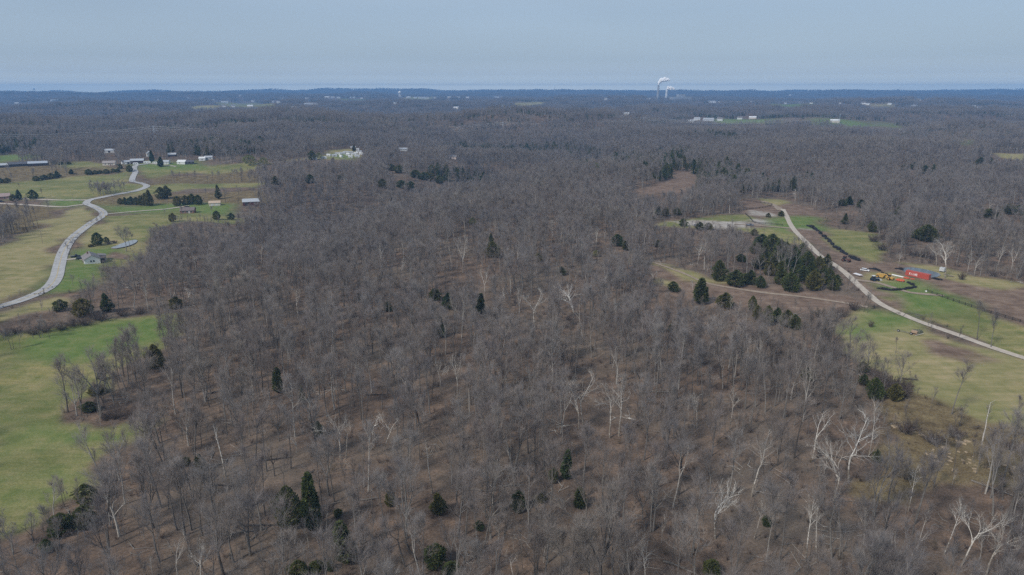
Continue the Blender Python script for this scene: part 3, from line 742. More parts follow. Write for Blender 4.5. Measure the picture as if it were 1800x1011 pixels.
def scatter(name, protos, P, var, rot, scl, label=None):
    """one object of countless plants: points on the ground that carry the plants"""
    c = bpy.data.collections.new(name + "_kinds")
    for i, me in enumerate(protos):
        c.objects.link(bpy.data.objects.new("%s_kind_%02d" % (name, i), me))
    me = bpy.data.meshes.new(name); me.vertices.add(len(P)); me.vertices.foreach_set("co", np.asarray(P, np.float32).ravel())
    a = me.attributes.new("var", 'INT', 'POINT'); a.data.foreach_set("value", np.asarray(var, np.int32))
    a = me.attributes.new("rot", 'FLOAT_VECTOR', 'POINT'); a.data.foreach_set("vector", np.asarray(rot, np.float32).ravel())
    a = me.attributes.new("scl", 'FLOAT_VECTOR', 'POINT'); a.data.foreach_set("vector", np.asarray(scl, np.float32).ravel())
    o = link(bpy.data.objects.new(name, me))
    g = bpy.data.node_groups.new(name + "_nodes", 'GeometryNodeTree')
    g.interface.new_socket("Geometry", in_out='INPUT', socket_type='NodeSocketGeometry'); g.interface.new_socket("Geometry", in_out='OUTPUT', socket_type='NodeSocketGeometry')
    gi = g.nodes.new("NodeGroupInput"); go = g.nodes.new("NodeGroupOutput"); ip = g.nodes.new("GeometryNodeInstanceOnPoints"); ci = g.nodes.new("GeometryNodeCollectionInfo")
    ci.inputs["Collection"].default_value = c; ci.inputs["Separate Children"].default_value = True; ci.inputs["Reset Children"].default_value = True
    def attr(nm, t):
        x = g.nodes.new("GeometryNodeInputNamedAttribute"); x.data_type = t; x.inputs["Name"].default_value = nm; return x.outputs["Attribute"]
    e2r = g.nodes.new("FunctionNodeEulerToRotation"); L = g.links
    L.new(gi.outputs[0], ip.inputs["Points"]); L.new(ci.outputs[0], ip.inputs["Instance"]); ip.inputs["Pick Instance"].default_value = True
    L.new(attr("var", 'INT'), ip.inputs["Instance Index"]); L.new(attr("rot", 'FLOAT_VECTOR'), e2r.inputs[0]); L.new(e2r.outputs[0], ip.inputs["Rotation"])
    L.new(attr("scl", 'FLOAT_VECTOR'), ip.inputs["Scale"]); L.new(ip.outputs[0], go.inputs[0])
    md = o.modifiers.new("scatter", 'NODES'); md.node_group = g
    if label: o["label"] = label
    return tag(o, kind="stuff")

# ------------------------------------------------------------------ the woods
nrng = np.random.default_rng(7)
def jitter_grid(x0, x1, y0, y1, cell, rmin, rmax, azmax=R(47)):
    X, Y = np.meshgrid(np.arange(x0, x1, cell), np.arange(y0, y1, cell)); X = X.ravel(); Y = Y.ravel()
    X = X + nrng.uniform(-.5, .5, X.shape) * cell * .95; Y = Y + nrng.uniform(-.5, .5, Y.shape) * cell * .95
    r = np.hypot(X, Y); k = (r > rmin) & (r < rmax) & (np.abs(np.arctan2(X, Y)) < azmax)
    return X[k], Y[k]
def in_clear(px, py):
    ix = np.round(px).astype(int); iy = np.round(py).astype(int)
    ok = (ix >= 0) & (ix < 1800) & (iy >= 0) & (iy < 1011)
    out = np.zeros(len(ix), bool); out[ok] = CLEAR[iy[ok], ix[ok]]
    return out
def free(X, Y, Hh, fr=(0.08, 0.3, 0.5, 0.68, 0.84), thr=0.35, rough_keep=0.07):
    C = cover_at(X, Y); Z = height(X, Y)
    k = C[:, [0, 1, 2, 3, 5]].sum(1) < thr
    k &= (C[:, 4] < .4) | (np.hypot(X, Y) > 360) | (nrng.random(len(X)) < rough_keep)
    for f in fr:
        px, py, _ = proj(X, Y, Z + Hh * f); k &= ~in_clear(px, py)
    return k, Z
def ell(zone, px, py):
    x, y, rx, ry = zone; return ((px - x) / rx) ** 2 + ((py - y) / ry) ** 2 < 1

# ------------------------------------------------------------------ naming places: fixed marks a label can point to
MARKS = [(163, 457, "the white house by the road bend"), (330, 370, "the brown brick house"), (440, 356, "the dark red barn"), (216, 430, "the pale farm pond"), (101, 482, "the road's widest curve"),
 (152, 358, "the road junction"), (242, 281, "the village barn"), (68, 287, "the long dark barn"), (608, 270, "the hilltop mobile homes"), (1615, 482, "the red shipping container"),
 (1605, 583, "the crate heap on the grass"), (1345, 378, "the fenced dirt lot"), (1250, 392, "the pale gravel pad"), (1200, 493, "the clearing's dirt track"), (1015, 700, "the widest white sycamore"),
 (798, 645, "the pair of fan-crowned white trees"), (1478, 800, "the big white sycamore downslope"), (1721, 755, "the broken white snag"), (399, 790, "the white snag near the field"), (814, 440, "the tallest pale tree on the ridge"),
 (1007, 525, "the two-stemmed pale tree mid-wood"), (508, 878, "the big round cedar"), (608, 950, "the column-shaped cedar at the bottom"), (770, 882, "the olive-topped cedar"), (994, 815, "the thin dark cedar"),
 (1136, 980, "the wide tan sycamore at the bottom"), (354, 980, "the white tree at the bottom edge"), (205, 726, "the bramble mound by the field"), (150, 880, "the cedars at the field foot"), (1257, 900, "the tan-stemmed tree"),
 (1310, 800, "the V-forked white tree"), (1428, 750, "the slim white forked tree"), (1555, 690, "the cedar thicket by the grass"), (672, 750, "the S-bent white trunk"), (600, 765, "the white trunk with one bent limb"),
 (775, 573, "the lone dark mid-wood cedar"), (1226, 440, "the white tree before the cedars"), (1661, 450, "the great sycamore by the pond"), (524, 535, "the pale tree mid-wood"), (346, 455, "the white forked tree by the lane"),
 (272, 625, "the dark cedar on the spur"), (1085, 710, "the twin pale trees"), (147, 540, "the creekside cedars"), (1400, 480, "the dense cedar stand"), (1230, 510, "the leaning dark cedar"),
 (1530, 930, "the brushy lower slope"), (1690, 940, "the tan trunks in the corner"), (70, 960, "the field's bottom corner"), (850, 320, "the dark hollow"), (1230, 640, "the open leafy floor"),
 (920, 500, "the pale stems mid-wood"), (440, 900, "the round grey twiggy tree"), (900, 940, "the bent pale tree at the bottom"), (1060, 860, "the grey many-stemmed tree"), (705, 470, "the small white forked tree")]
ORD = ["nearest", "second nearest", "third nearest", "fourth nearest", "fifth nearest", "sixth nearest", "seventh nearest", "eighth nearest", "ninth nearest", "tenth nearest", "eleventh nearest", "twelfth nearest"]
def label_all(items, far=None):
    """items: (object, description, px, py). Writes a label that singles each one out by look, nearest mark, side and rank."""
    groups = {}
    for o, desc, px, py in items:
        best = sorted(far or MARKS, key=lambda m: ((m[0] - px) ** 2 + (1.6 * (m[1] - py)) ** 2))[0]
        dx, dy = px - best[0], 1.6 * (py - best[1])
        side = ("left of" if dx < 0 else "right of") if abs(dx) > abs(dy) else ("behind" if dy < 0 else "in front of")
        groups.setdefault((desc, best[2], side), []).append((math.hypot(dx, dy), o))
    for (desc, mark, side), L in groups.items():
        L.sort(key=lambda t: t[0])
        for i, (_, o) in enumerate(L):
            o["label"] = "%s %s %s" % (desc, side, mark) if len(L) == 1 else "%s, %s one %s %s" % (desc, ORD[min(i, 11)], side, mark)
            if len(o["label"].split()) > 16: o["label"] = o["label"].replace("tall short-crowned", "short-crowned").replace("small ", "").replace("grey bare", "bare")

CLEAR2 = np.zeros((1011, 1800), bool)        # what a tree in front must not hide
def keep_seen(x0, y0, x1, y1):
    x0, x1 = max(int(x0), 0), min(int(x1) + 1, 1800); y0, y1 = max(int(y0), 0), min(int(y1) + 1, 1011)
    if x1 > x0 and y1 > y0: CLEAR2[y0:y1, x0:x1] = True
SPECIAL = []                                  # ground spots already taken: x, y, radius
LABELS = []

# ------------------------------------------------------------------ pale sycamores, one by one
SYC_SPEC = {
 "fork": dict(H=24, fork=.38, forks=2, nl=11, limb=.32, sub=6, tw=8, r=.29, tw_w=.03, spread=(.4, .9), wob=.11, up=.10, bmin=.032),
 "wide": dict(H=24, fork=.34, forks=3, nl=14, limb=.40, sub=7, tw=8, bmin=.034, r=.34, tw_w=.03, spread=(.5, 1.05), wob=.12, up=.07),
 "fan": dict(H=23, fork=.36, forks=4, nl=18, limb=.32, sub=5, bmin=.032, tw=8, r=.30, tw_w=.03, spread=(.3, .7), wob=.06, up=.12),
 "slim": dict(H=24, fork=.52, nl=10, limb=.22, sub=4, bmin=.03, tw=7, r=.2, tw_w=.026, spread=(.4, .9), wob=.06),
 "bent": dict(H=22, fork=.5, forks=2, nl=8, limb=.28, sub=4, bmin=.03, tw=6, r=.22, tw_w=.026, spread=(.5, 1.0), wob=.17, lean=.16),
 "snag": dict(H=20, fork=.6, nl=4, limb=.13, sub=2, tw=1, r=.26, tw_w=.03, spread=(.6, 1.2), wob=.07),
 "vee": dict(H=22, fork=.45, forks=2, nl=12, limb=.28, sub=5, bmin=.03, tw=8, r=.24, tw_w=.028, spread=(.35, .8), wob=.05, up=.06),
 "full": dict(H=23, fork=.42, nl=15, limb=.34, sub=6, bmin=.03, tw=9, r=.30, tw_w=.032, spread=(.45, .95), wob=.09)}
SYC = {k: [TreeGen(700 + 10 * i + j).bare(**s) for j in range(2)] for i, (k, s) in enumerate(SYC_SPEC.items())}
SYC_MESH = {k: [t.meshes("sycamore_" + k, M["white_bark"], M["pale_twig"]) for t in v] for k, v in SYC.items()}
SYC_WORD = {"fork": "white-barked forked sycamore", "wide": "wide-spreading white sycamore", "fan": "fan-crowned pale sycamore", "slim": "slender white-stemmed sycamore", "bent": "bent pale sycamore", "snag": "broken white snag", "vee": "V-forked white sycamore", "full": "full-crowned pale sycamore"}
SYC_AT = [(775, 692, 622, "fork"), (804, 700, 614, "fan"), (599, 808, 717, "fork"), (608, 806, 722, "slim"), (657, 787, 720, "bent"), (674, 792, 715, "bent"), (521, 800, 748, "wide"), (760, 868, 767, "snag"),
 (1017, 754, 655, "wide"), (1025, 747, 644, "fork"), (1072, 770, 656, "fork"), (1088, 767, 652, "full"), (1321, 874, 744, "vee"), (1282, 755, 668, "slim"), (1225, 752, 684, "vee"), (1427, 812, 708, "vee"),
 (1466, 880, 752, "wide"), (1491, 848, 712, "fork"), (1527, 802, 690, "slim"), (1720, 808, 698, "snag"), (1596, 900, 810, "slim"), (1659, 975, 858, "slim"), (1733, 1012, 900, "wide"), (1690, 995, 884, "fork"),
 (1416, 988, 846, "slim"), (1435, 983, 875, "slim"), (1136, 1035, 936, "full"), (905, 1024, 970, "bent"), (1257, 948, 842, "wide"), (1325, 948, 866, "slim"), (354, 1030, 938, "full"), (313, 1026, 944, "vee"),
 (397, 838, 742, "snag"), (272, 1024, 974, "slim"), (346, 482, 436, "fork"), (332, 532, 502, "wide"), (261, 552, 494, "slim"), (353, 547, 514, "bent"), (814, 480, 405, "fan"), (795, 482, 426, "slim"), (775, 472, 434, "slim"),
 (705, 494, 451, "vee"), (524, 562, 504, "vee"), (460, 472, 424, "slim"), (491, 437, 406, "fan"), (870, 412, 384, "full"), (719, 387, 364, "vee"), (852, 524, 464, "vee"), (600, 580, 544, "bent"), (887, 540, 502, "bent"),
 (1007, 570, 484, "wide"), (941, 580, 501, "fork"), (912, 568, 499, "slim"), (970, 427, 384, "full"), (1046, 440, 396, "full"), (1062, 432, 399, "slim"), (1226, 464, 421, "full"), (1143, 505, 464, "bent"), (1219, 523, 491, "vee"), (1081, 568, 521, "fan"),
 (1661, 489, 412, "wide"), (1646, 468, 424, "fork"), (1699, 484, 440, "slim"), (1579, 468, 440, "full"), (1752, 470, 425, "full"), (1776, 480, 430, "vee"), (1712, 486, 446, "fork"), (1735, 380, 350, "fork"), (1597, 350, 330, "vee"), (1397, 358, 330, "full")]
for i, (bx, by, ty, var) in enumerate(SYC_AT):
    P = at(bx, by); h = tall(P, ty); j = i % 2
    s = h / SYC[var][j].top()
    o = empty("sycamore_tree", P, (i * 2.399) % 6.283, s); a, b = SYC_MESH[var][j]
    link(bpy.data.objects.new("trunk", a), o); link(bpy.data.objects.new("crown", b), o)
    tag(o, None, "tree", "pale sycamores standing out in the woods"); LABELS.append((o, SYC_WORD[var], bx, (by + ty) / 2))
    w = (by - ty) * .2; keep_seen(bx - w, ty, bx + w, ty + (by - ty) * .85); SPECIAL.append((P.x, P.y, 4.0))
# ------------------------------------------------------------------ evergreens, one by one: base x, base y, top y, width, form, tone word
EV_AT = [(532,705,676,12,"cone"),(490,690,645,15,"thin"),(560,768,740,16,"round"),(775,593,555,17,"cone"),(508,925,852,44,"round"),(550,935,828,28,"thin"),(608,990,914,32,"thin"),(524,1014,984,30,"round"),(558,1006,985,24,"round"),(582,1002,985,15,"round"),
 (770,902,864,34,"cone"),(766,995,955,36,"round"),(793,1014,988,32,"round"),(842,932,914,16,"round"),(595,908,894,14,"round"),(686,888,862,18,"round"),(995,842,789,16,"thin"),(973,848,822,17,"round"),(911,897,862,26,"round"),(948,882,866,20,"round"),
 (1018,893,858,18,"thin"),(1250,1012,984,30,"round"),(152,884,850,34,"round"),(110,938,902,38,"round"),(150,925,888,36,"round"),(82,970,947,20,"round"),(353,828,798,16,"round"),(328,818,803,14,"round"),(274,648,604,26,"round"),(178,668,641,14,"cone"),
 (170,692,676,26,"round"),(157,722,706,26,"round"),(107,546,526,22,"round"),(147,555,524,32,"round"),(189,548,514,24,"cone"),(310,542,521,20,"round"),(172,431,408,18,"round"),(187,426,416,9,"round"),(160,434,429,9,"round"),
 (212,359,348,10,"round"),(221,360,346,11,"cone"),(231,360,345,12,"round"),(240,360,346,11,"round"),(248,361,343,12,"cone"),(256,361,339,14,"round"),(264,362,333,17,"cone"),(283,350,328,17,"round"),(293,349,326,17,"round"),(312,362,344,14,"round"),(326,360,343,14,"round"),
 (338,359,340,14,"round"),(349,360,342,14,"round"),(384,350,324,13,"cone"),(304,390,374,12,"round"),(381,386,370,13,"round"),(406,386,374,12,"round"),(24,353,341,11,"round"),(34,350,333,12,"cone"),(58,350,333,15,"round"),(13,322,312,11,"round"),(2,322,313,9,"round"),
 (101,312,300,13,"cone"),(78,316,307,12,"round"),(64,318,309,12,"round"),(90,314,304,12,"round"),(125,306,297,9,"cone"),(156,307,297,12,"round"),(167,306,299,10,"round"),(176,305,299,9,"round"),(187,305,297,11,"round"),(199,303,296,9,"round"),(207,303,296,9,"round"),(228,302,290,11,"round"),(211,297,288,8,"round"),
 (282,293,275,12,"cone"),(268,285,264,10,"cone"),(120,289,284,9,"round"),(107,290,284,9,"round"),(95,289,284,8,"round"),(548,281,264,13,"round"),(622,266,254,8,"cone"),(545,322,306,16,"round"),(484,325,309,16,"round"),(600,316,306,12,"round"),(672,330,314,16,"round"),(688,300,288,14,"round"),(702,304,290,16,"round"),
 (730,312,298,18,"round"),(745,316,302,18,"round"),(758,318,304,16,"round"),(772,322,308,14,"round"),(705,330,316,18,"round"),(722,334,318,16,"round"),(782,318,306,10,"round"),(1262,494,456,24,"round"),(1292,502,474,30,"round"),(1310,498,480,20,"round"),(1231,534,488,22,"thin"),(1274,540,514,28,"round"),(1322,547,519,14,"cone"),
 (1348,572,536,18,"round"),(1382,574,544,22,"round"),(1396,578,552,20,"round"),(1330,562,536,16,"round"),(1365,566,540,16,"round"),(1085,432,411,20,"round"),(1100,440,422,14,"round"),(1155,434,421,12,"round"),(947,459,444,14,"round"),(986,484,468,14,"round"),(1178,583,569,12,"cone"),(1183,512,494,18,"round"),
 (1156,378,362,12,"cone"),(1170,380,364,12,"round"),(1190,378,365,12,"round"),(1200,398,384,14,"round"),(1230,404,390,14,"round"),(1245,404,391,14,"round"),(1325,414,402,12,"cone"),(1338,434,411,24,"round"),(1356,444,410,28,"round"),(1370,452,420,24,"round"),(1392,470,430,24,"round"),(1408,462,426,20,"cone"),(1334,472,448,24,"round"),(1346,466,442,18,"round"),
 (1418,478,440,24,"round"),(1437,484,449,20,"round"),(1452,474,446,16,"round"),(1388,512,478,28,"round"),(1428,510,474,26,"round"),(1464,510,488,18,"round"),(1402,492,464,22,"round"),(1446,500,470,18,"round"),(1372,500,470,20,"round"),(1302,460,446,16,"round"),(1484,394,374,12,"cone"),(1492,360,344,14,"cone"),(1480,362,350,14,"round"),(1513,366,350,14,"round"),(1373,380,370,10,"cone"),
 (1628,424,394,32,"round"),(1612,420,402,20,"round"),(1578,380,363,12,"cone"),(1532,408,388,14,"round"),(1515,654,635,18,"round"),(1418,668,646,20,"round"),(1536,702,663,26,"round"),(1571,704,673,24,"round"),(1517,676,657,16,"round"),(1740,384,366,26,"round"),(1770,376,358,24,"round"),(1722,292,276,16,"round"),(1740,288,276,14,"cone"),(1790,378,360,20,"round"),
 (1344,456,428,18,"round"),(1362,470,440,20,"round"),(1380,458,424,18,"cone"),(1398,484,452,20,"round"),(1410,496,466,20,"round"),(1424,488,460,18,"cone"),(1440,500,474,20,"round"),(1456,494,470,18,"round"),(1372,486,458,20,"round"),(1352,484,460,18,"round"),(1326,446,426,16,"round"),(1470,502,482,14,"cone"),(1318,500,474,20,"round"),(1336,506,484,16,"round"),(1640,306,288,10,"round"),(1606,298,284,12,"round"),(1625,306,290,12,"round"),(1588,300,286,10,"round"),(1350,382,374,8,"cone"),(866,452,424,26,"round"),(862,432,410,14,"cone"),(630,529,515,13,"round"),(682,547,529,15,"round"),(764,528,506,20,"round"),(788,543,514,20,"round"),(846,552,514,14,"thin"),(1000,428,412,12,"round"),(1540,812,790,14,"round"),(1346,925,905,14,"round")]
EV_SEEN = {"cone": "dark cone-shaped cedar", "round": "dark rounded cedar", "thin": "dark narrow cedar"}
for i, (bx, by, ty, w, form) in enumerate(EV_AT):
    if 1310 < bx < 1480 and form == "cone": form = "round"
    w = w * (1.15 if form != 'cone' else 1.0)
    P = at(bx, by); h = tall(P, ty); j = i % len(EVER[form]); t = EVER[form][j]
    sz = h / t.top(); wm = w / scale_at(P); rm = EV_SPEC[form][j][2]; sxy = max(.25 * sz, wm / (2 * rm))
    o = empty("cedar_tree", P, (i * 2.1) % 6.283); o.scale = (sxy, sxy, sz); a, b = EVER_MESH[form][j]
    link(bpy.data.objects.new("trunk", a), o); link(bpy.data.objects.new("crown", b), o)
    tag(o, None, "evergreen tree", "evergreen cedars among the bare woods"); LABELS.append((o, EV_SEEN[form], bx, (by + ty) / 2))
    if not (1310 < bx < 1480 and i % 3): keep_seen(bx - w * .35, ty, bx + w * .35, ty + (by - ty) * .75)
    SPECIAL.append((P.x, P.y, 3.0))
# ------------------------------------------------------------------ trees already coming into leaf
SPRING = [leafy(820 + i, 9, 3.6) for i in range(2)]
SPRING_MESH = [t.meshes("spring_tree", M["bark"], M["spring"]) for t in SPRING]
for i, (bx, by, ty, w, d) in enumerate([(561, 280, 268, 13, "bright yellow-green budding tree beside the hilltop cedar"), (440, 291, 272, 26, "large olive-green budding tree at the far field end"), (464, 290, 276, 18, "smaller budding tree by the large olive-green one"),
                                      (1047, 452, 440, 13, "small yellow budding tree among grey crowns mid-wood"), (830, 396, 382, 14, "tan budding tree on the grey ridge crest"), (1049, 296, 286, 10, "distant yellowish tree in the far woods")]):
    P = at(bx, by); t = SPRING[i % 2]; sz = tall(P, ty) / t.top(); sxy = w / scale_at(P) / 7.2
    o = empty("budding_tree", P, i * 1.3); o.scale = (sxy, sxy, sz); a, b = SPRING_MESH[i % 2]
    link(bpy.data.objects.new("trunk", a), o); link(bpy.data.objects.new("crown", b), o); tag(o, d, "tree", "trees coming into leaf")
    keep_seen(bx - w * .4, ty, bx + w * .4, by - 2); SPECIAL.append((P.x, P.y, 4.0))

# ------------------------------------------------------------------ buildings
def facing(P, phi):
    """angle about Z: phi 0 sets local x along the line of sight, 90 across it with local -y towards the viewer"""
    return math.pi / 2 - math.atan2(P.x, P.y) + R(phi - 180 if phi > 45 else phi)
def gable(px, py, w, d, wall_h, roof_h, phi, wall_m, roof_m, label, cat="house", name="house", group=None, windows=(), doors=(), over=.4, chimney=None, parts=None, clear=True, win_m=None):
    """ridge along local x (length w), gables at x = +-w/2. windows/doors: (side, offset, width, height, sill); sides: 'x-','x+','y-','y+'"""
    P = at(px, py); o = empty(name, P, facing(P, phi)); tag(o, label, cat, group)
    x0, x1, y0, y1 = -w / 2, w / 2, -d / 2, d / 2
    b = MB().prism([(y0, -.8), (y1, -.8), (y1, wall_h), (0, wall_h + roof_h), (y0, wall_h)], 0, w)
    b.v = [(v[1] - w / 2, v[0], v[2]) for v in b.v]; b.f = [f[::-1] for f in b.f]
    b.build("wall", wall_m, o)
    r = MB(); k = roof_h / (d / 2); e0 = d / 2 + over; t = .16
    for s in (-1, 1):
        za, zb = wall_h + roof_h + .03, wall_h + roof_h - k * e0 + .03
        vs = [(x, y, z) for x in (x0 - over, x1 + over) for y, z in ((0, za), (s * e0, zb), (s * e0, zb + t), (0, za + t))]
        fs = [(0, 1, 2, 3), (7, 6, 5, 4), (0, 4, 5, 1), (1, 5, 6, 2), (2, 6, 7, 3), (3, 7, 4, 0)]
        r.add(vs, fs)
    rf = r.build("roof", roof_m, o)
    if chimney:
        cx, cyy = chimney; MB().box(cx - .4, cx + .4, cyy - .4, cyy + .4, wall_h, wall_h + roof_h + .9).build("chimney", S("chimney_brick", (.22, .11, .08)), rf)
    def on(side, off, wd, z0, z1, dep):
        if side == 'x-': return (x0 - dep, x0 + .02, off - wd / 2, off + wd / 2, z0, z1)
        if side == 'x+': return (x1 - .02, x1 + dep, off - wd / 2, off + wd / 2, z0, z1)
        if side == 'y-': return (off - wd / 2, off + wd / 2, y0 - dep, y0 + .02, z0, z1)
        return (off - wd / 2, off + wd / 2, y1 - .02, y1 + dep, z0, z1)
    for side, off, wd, ht, sill in windows:
        f = MB().box(*on(side, off, wd + .24, sill - .12, sill + ht + .12, .05)).build("window", S("window_trim", (.72, .72, .70)), o)
        MB().box(*on(side, off, wd, sill, sill + ht, .075)).build("pane", S("dark_glass", (.03, .035, .045), rough=.15, spec=.5), f)
    for side, off, wd, ht, mat in doors:
        dd = MB().box(*on(side, off, wd, 0.02, ht, .06)).build("door", mat, o)
        MB().box(*on(side, off + wd * .35, .1, ht * .45, ht * .5, .12)).build("handle", S("dark_metal", (.05, .05, .05)), dd)
    s = scale_at(P)
    if clear:
        hw = max(w, d) * .5 * s + 1; keep_seen(px - hw, py - (wall_h + roof_h) * s - 1, px + hw, py + 2); clear_box(px - hw, py - wall_h * s - 1, px + hw, py + 3)
    SPECIAL.append((P.x, P.y, max(w, d)))
    return o
WH = S("white_siding", (.64, .65, .64), var=.05); GRF = S("grey_shingle", (.20, .185, .185), var=.2); MRF = S("pale_metal_roof", (.40, .42, .45), var=.08, rough=.45)
BRK = S("brown_brick", (.20, .105, .08), var=.3, scale=4); DRD = S("dark_red_board", (.10, .04, .04), var=.25); DPL = S("dark_plum_board", (.075, .05, .06), var=.25); CRM = S("cream_siding", (.58, .53, .45), var=.06)
TANR = S("tan_roof", (.46, .36, .27), var=.15); DKB = S("weathered_black_board", (.06, .055, .06), var=.3); DOORM = S("brown_door", (.12, .06, .04)); WDOOR = S("white_door", (.6, .6, .6)); DKR = S("dark_roof", (.10, .10, .115), var=.25)

o = gable(161, 460, 13.5, 8.6, 2.9, 2.3, 4, S("bright_white_siding", (.80, .80, .79), var=.04), GRF, "white-sided ranch house with a grey shingle roof beside the road bend", windows=[('x-', -.7, .8, 1.1, 1.1), ('x-', .7, .8, 1.1, 1.1), ('y+', -3.5, 1.2, 1.2, 1), ('y+', 1.5, 1.6, 1.2, 1), ('y-', -2, 1.2, 1.2, 1)], doors=[('y+', 4.6, 1.0, 2.1, DOORM), ('y-', 2.2, 1.0, 2.1, DOORM)], chimney=(2.5, 1.2))
b = MB().box(1.0, 6.6, -8.2, -4.35, -.6, 2.5); b.build("rear_wing", WH, o)
b = MB().prism([(-8.6, 2.5), (-4.32, 2.5), (-4.32, 3.5), (-8.6, 2.72)], .7, 6.9); b.v = [(v[1], v[0], v[2]) for v in b.v]; b.f = [f[::-1] for f in b.f]; b.build("wing_roof", GRF, o)
b = MB().box(-5.2, 0.6, -7.4, -4.35, .25, .45)
for x in (-5.0, -2.3, .4): b.box(x - .07, x + .07, -7.3, -7.16, .45, 2.5)
b.box(-5.3, .7, -7.6, -4.35, 2.5, 2.62); b.build("porch", S("porch_wood", (.10, .08, .07)), o)
gable(331, 374, 11.5, 9, 2.7, 2.2, 78, BRK, S("brown_shingle", (.17, .14, .135), var=.2), "brown brick house with a brown roof at the end of the long drive", windows=[('y-', -3.2, 1.5, 1.2, 1), ('y-', 0, 1.4, 1.3, .9), ('y-', 3.4, 1.5, 1.2, 1), ('x-', 1, 1.2, 1.2, 1)], doors=[('y-', 1.7, 1, 2.1, WDOOR)], chimney=(-3, 1.5))
gable(378, 361, 10, 6, 2.7, 1.6, 84, CRM, TANR, "cream garage shed with a tan roof on the green lawn", "shed", "shed", doors=[('y-', -2, 2.4, 2.2, WDOOR), ('y-', 2, 2.4, 2.2, WDOOR)])
gable(442, 360, 15, 9, 3.6, 2.3, 88, DRD, MRF, "dark red barn with a pale metal roof at the lawn's wooded end", "barn", "barn", doors=[('y-', -4, 3.2, 3.2, DKB), ('x-', 0, 2.6, 3, WDOOR)], windows=[('y-', 3, 1, .9, 1.6), ('y-', 6, 1, .9, 1.6)])
gable(242, 287, 16, 9, 3.8, 2.2, 82, DPL, MRF, "large plum-walled village barn with a pale metal roof", "barn", "barn", doors=[('y-', 2, 4, 3.6, DKB)], windows=[('y-', -5, 1, 1, 1.8), ('y-', -7, 1, 1, 1.8)])
gable(226, 288, 9, 7, 3.0, 1.6, 86, WH, MRF, "small white outbuilding beside the village barn's end", "outbuilding", "outbuilding", doors=[('y-', 0, 2.6, 2.4, DKB)])
gable(219, 288, 7, 6, 2.8, 1.5, 100, WH, DKR, "white dark-roofed garage between village house and barn", "garage", "garage", doors=[('y-', 0, 2.6, 2.3, DKB)])
gable(193, 290, 15, 9, 3.0, 2.4, 75, CRM, S("grey_brown_shingle", (.30, .265, .25), var=.15), "cream village house with a grey-brown roof behind dark bushes", windows=[('y-', -4, 1.4, 1.2, 1), ('y-', 0, 1.4, 1.2, 1), ('y-', 4, 1.4, 1.2, 1)], doors=[('y-', 2, 1, 2.1, DOORM)])
gable(193, 268, 14, 9, 3.2, 2.2, 80, WH, MRF, "pale roofed building half hidden in woods above the village", "building", "building", doors=[('y-', 0, 3, 2.6, DKB)])
gable(292, 288, 9, 7, 2.9, 1.8, 70, WH, MRF, "small white cottage right of the village's dark pine", windows=[('y-', -2, 1, 1, 1), ('y-', 2, 1, 1, 1)])
gable(321, 288, 11, 8, 2.9, 2.2, 60, WH, WH, "white gabled house standing at the village's lane end", windows=[('y-', -2, 1.2, 1.1, 1), ('x-', 0, 1.2, 1.1, 1)])
gable(334, 288, 10, 7, 2.8, 2.0, 88, DKB, DKR, "dark low house joined close to the white gabled house", windows=[('y-', -2, 1.2, 1.1, 1), ('y-', 2, 1.2, 1.1, 1)])
gable(356, 282, 8, 6, 3.0, 1.8, 80, WH, WH, "small white house at the wood edge behind the far field", windows=[('y-', 0, 1.4, 1.2, 1)])
gable(367, 280, 10, 7, 2.9, 1.8, 88, WH, MRF, "long white house partly behind trees past the far field", windows=[('y-', -2, 1.4, 1.2, 1), ('y-', 2, 1.4, 1.2, 1)])
gable(303, 275, 11, 7, 3, 2, 80, DKB, MRF, "grey-roofed dark building among trees above the village", "building", "building")
gable(263, 275, 8, 7, 4.5, 3, 10, WH, MRF, "tall narrow white house by the tall pine", windows=[('x-', 0, 1.2, 1.2, 1.4)])
gable(68, 291, 22, 10, 3.4, 2.2, 84, DKB, S("blue_grey_metal_roof", (.38, .41, .46), var=.08, rough=.45), "long dark barn with a blue-grey metal roof above the hedge", "barn", "barn", doors=[('y-', -4, 3.4, 3, DPL)])
gable(35, 292, 22, 9, 3.0, 2.4, 86, DKB, DKR, "dark-roofed old barn left of the blue-grey roofed barn", "barn", "barn")
gable(4, 294, 14, 9, 2.8, 2.0, 80, DKB, MRF, "pale roofed shed cut by the photo's edge", "shed", "shed")
gable(3, 350, 15, 9, 3, 2.6, 84, S("pink_brick", (.34, .22, .19), var=.2), S("pink_brown_roof", (.33, .25, .23), var=.2), "pinkish brown house among cedars at the photo's edge", windows=[('y-', 3, 1.2, 1.2, 1)])
gable(797, 279, 13, 9, 3.2, 3, 70, S("pinkish_siding", (.62, .52, .47), var=.06), GRF, "pinkish house alone in the woods beyond the dark hollow", windows=[('y-', -3, 1.4, 1.3, 1), ('y-', 2, 1.4, 1.3, 1)])
gable(709, 265, 15, 8, 3, 2, 86, WH, MRF, "long pale roof in woods between trailers and pinkish house", "building", "building")
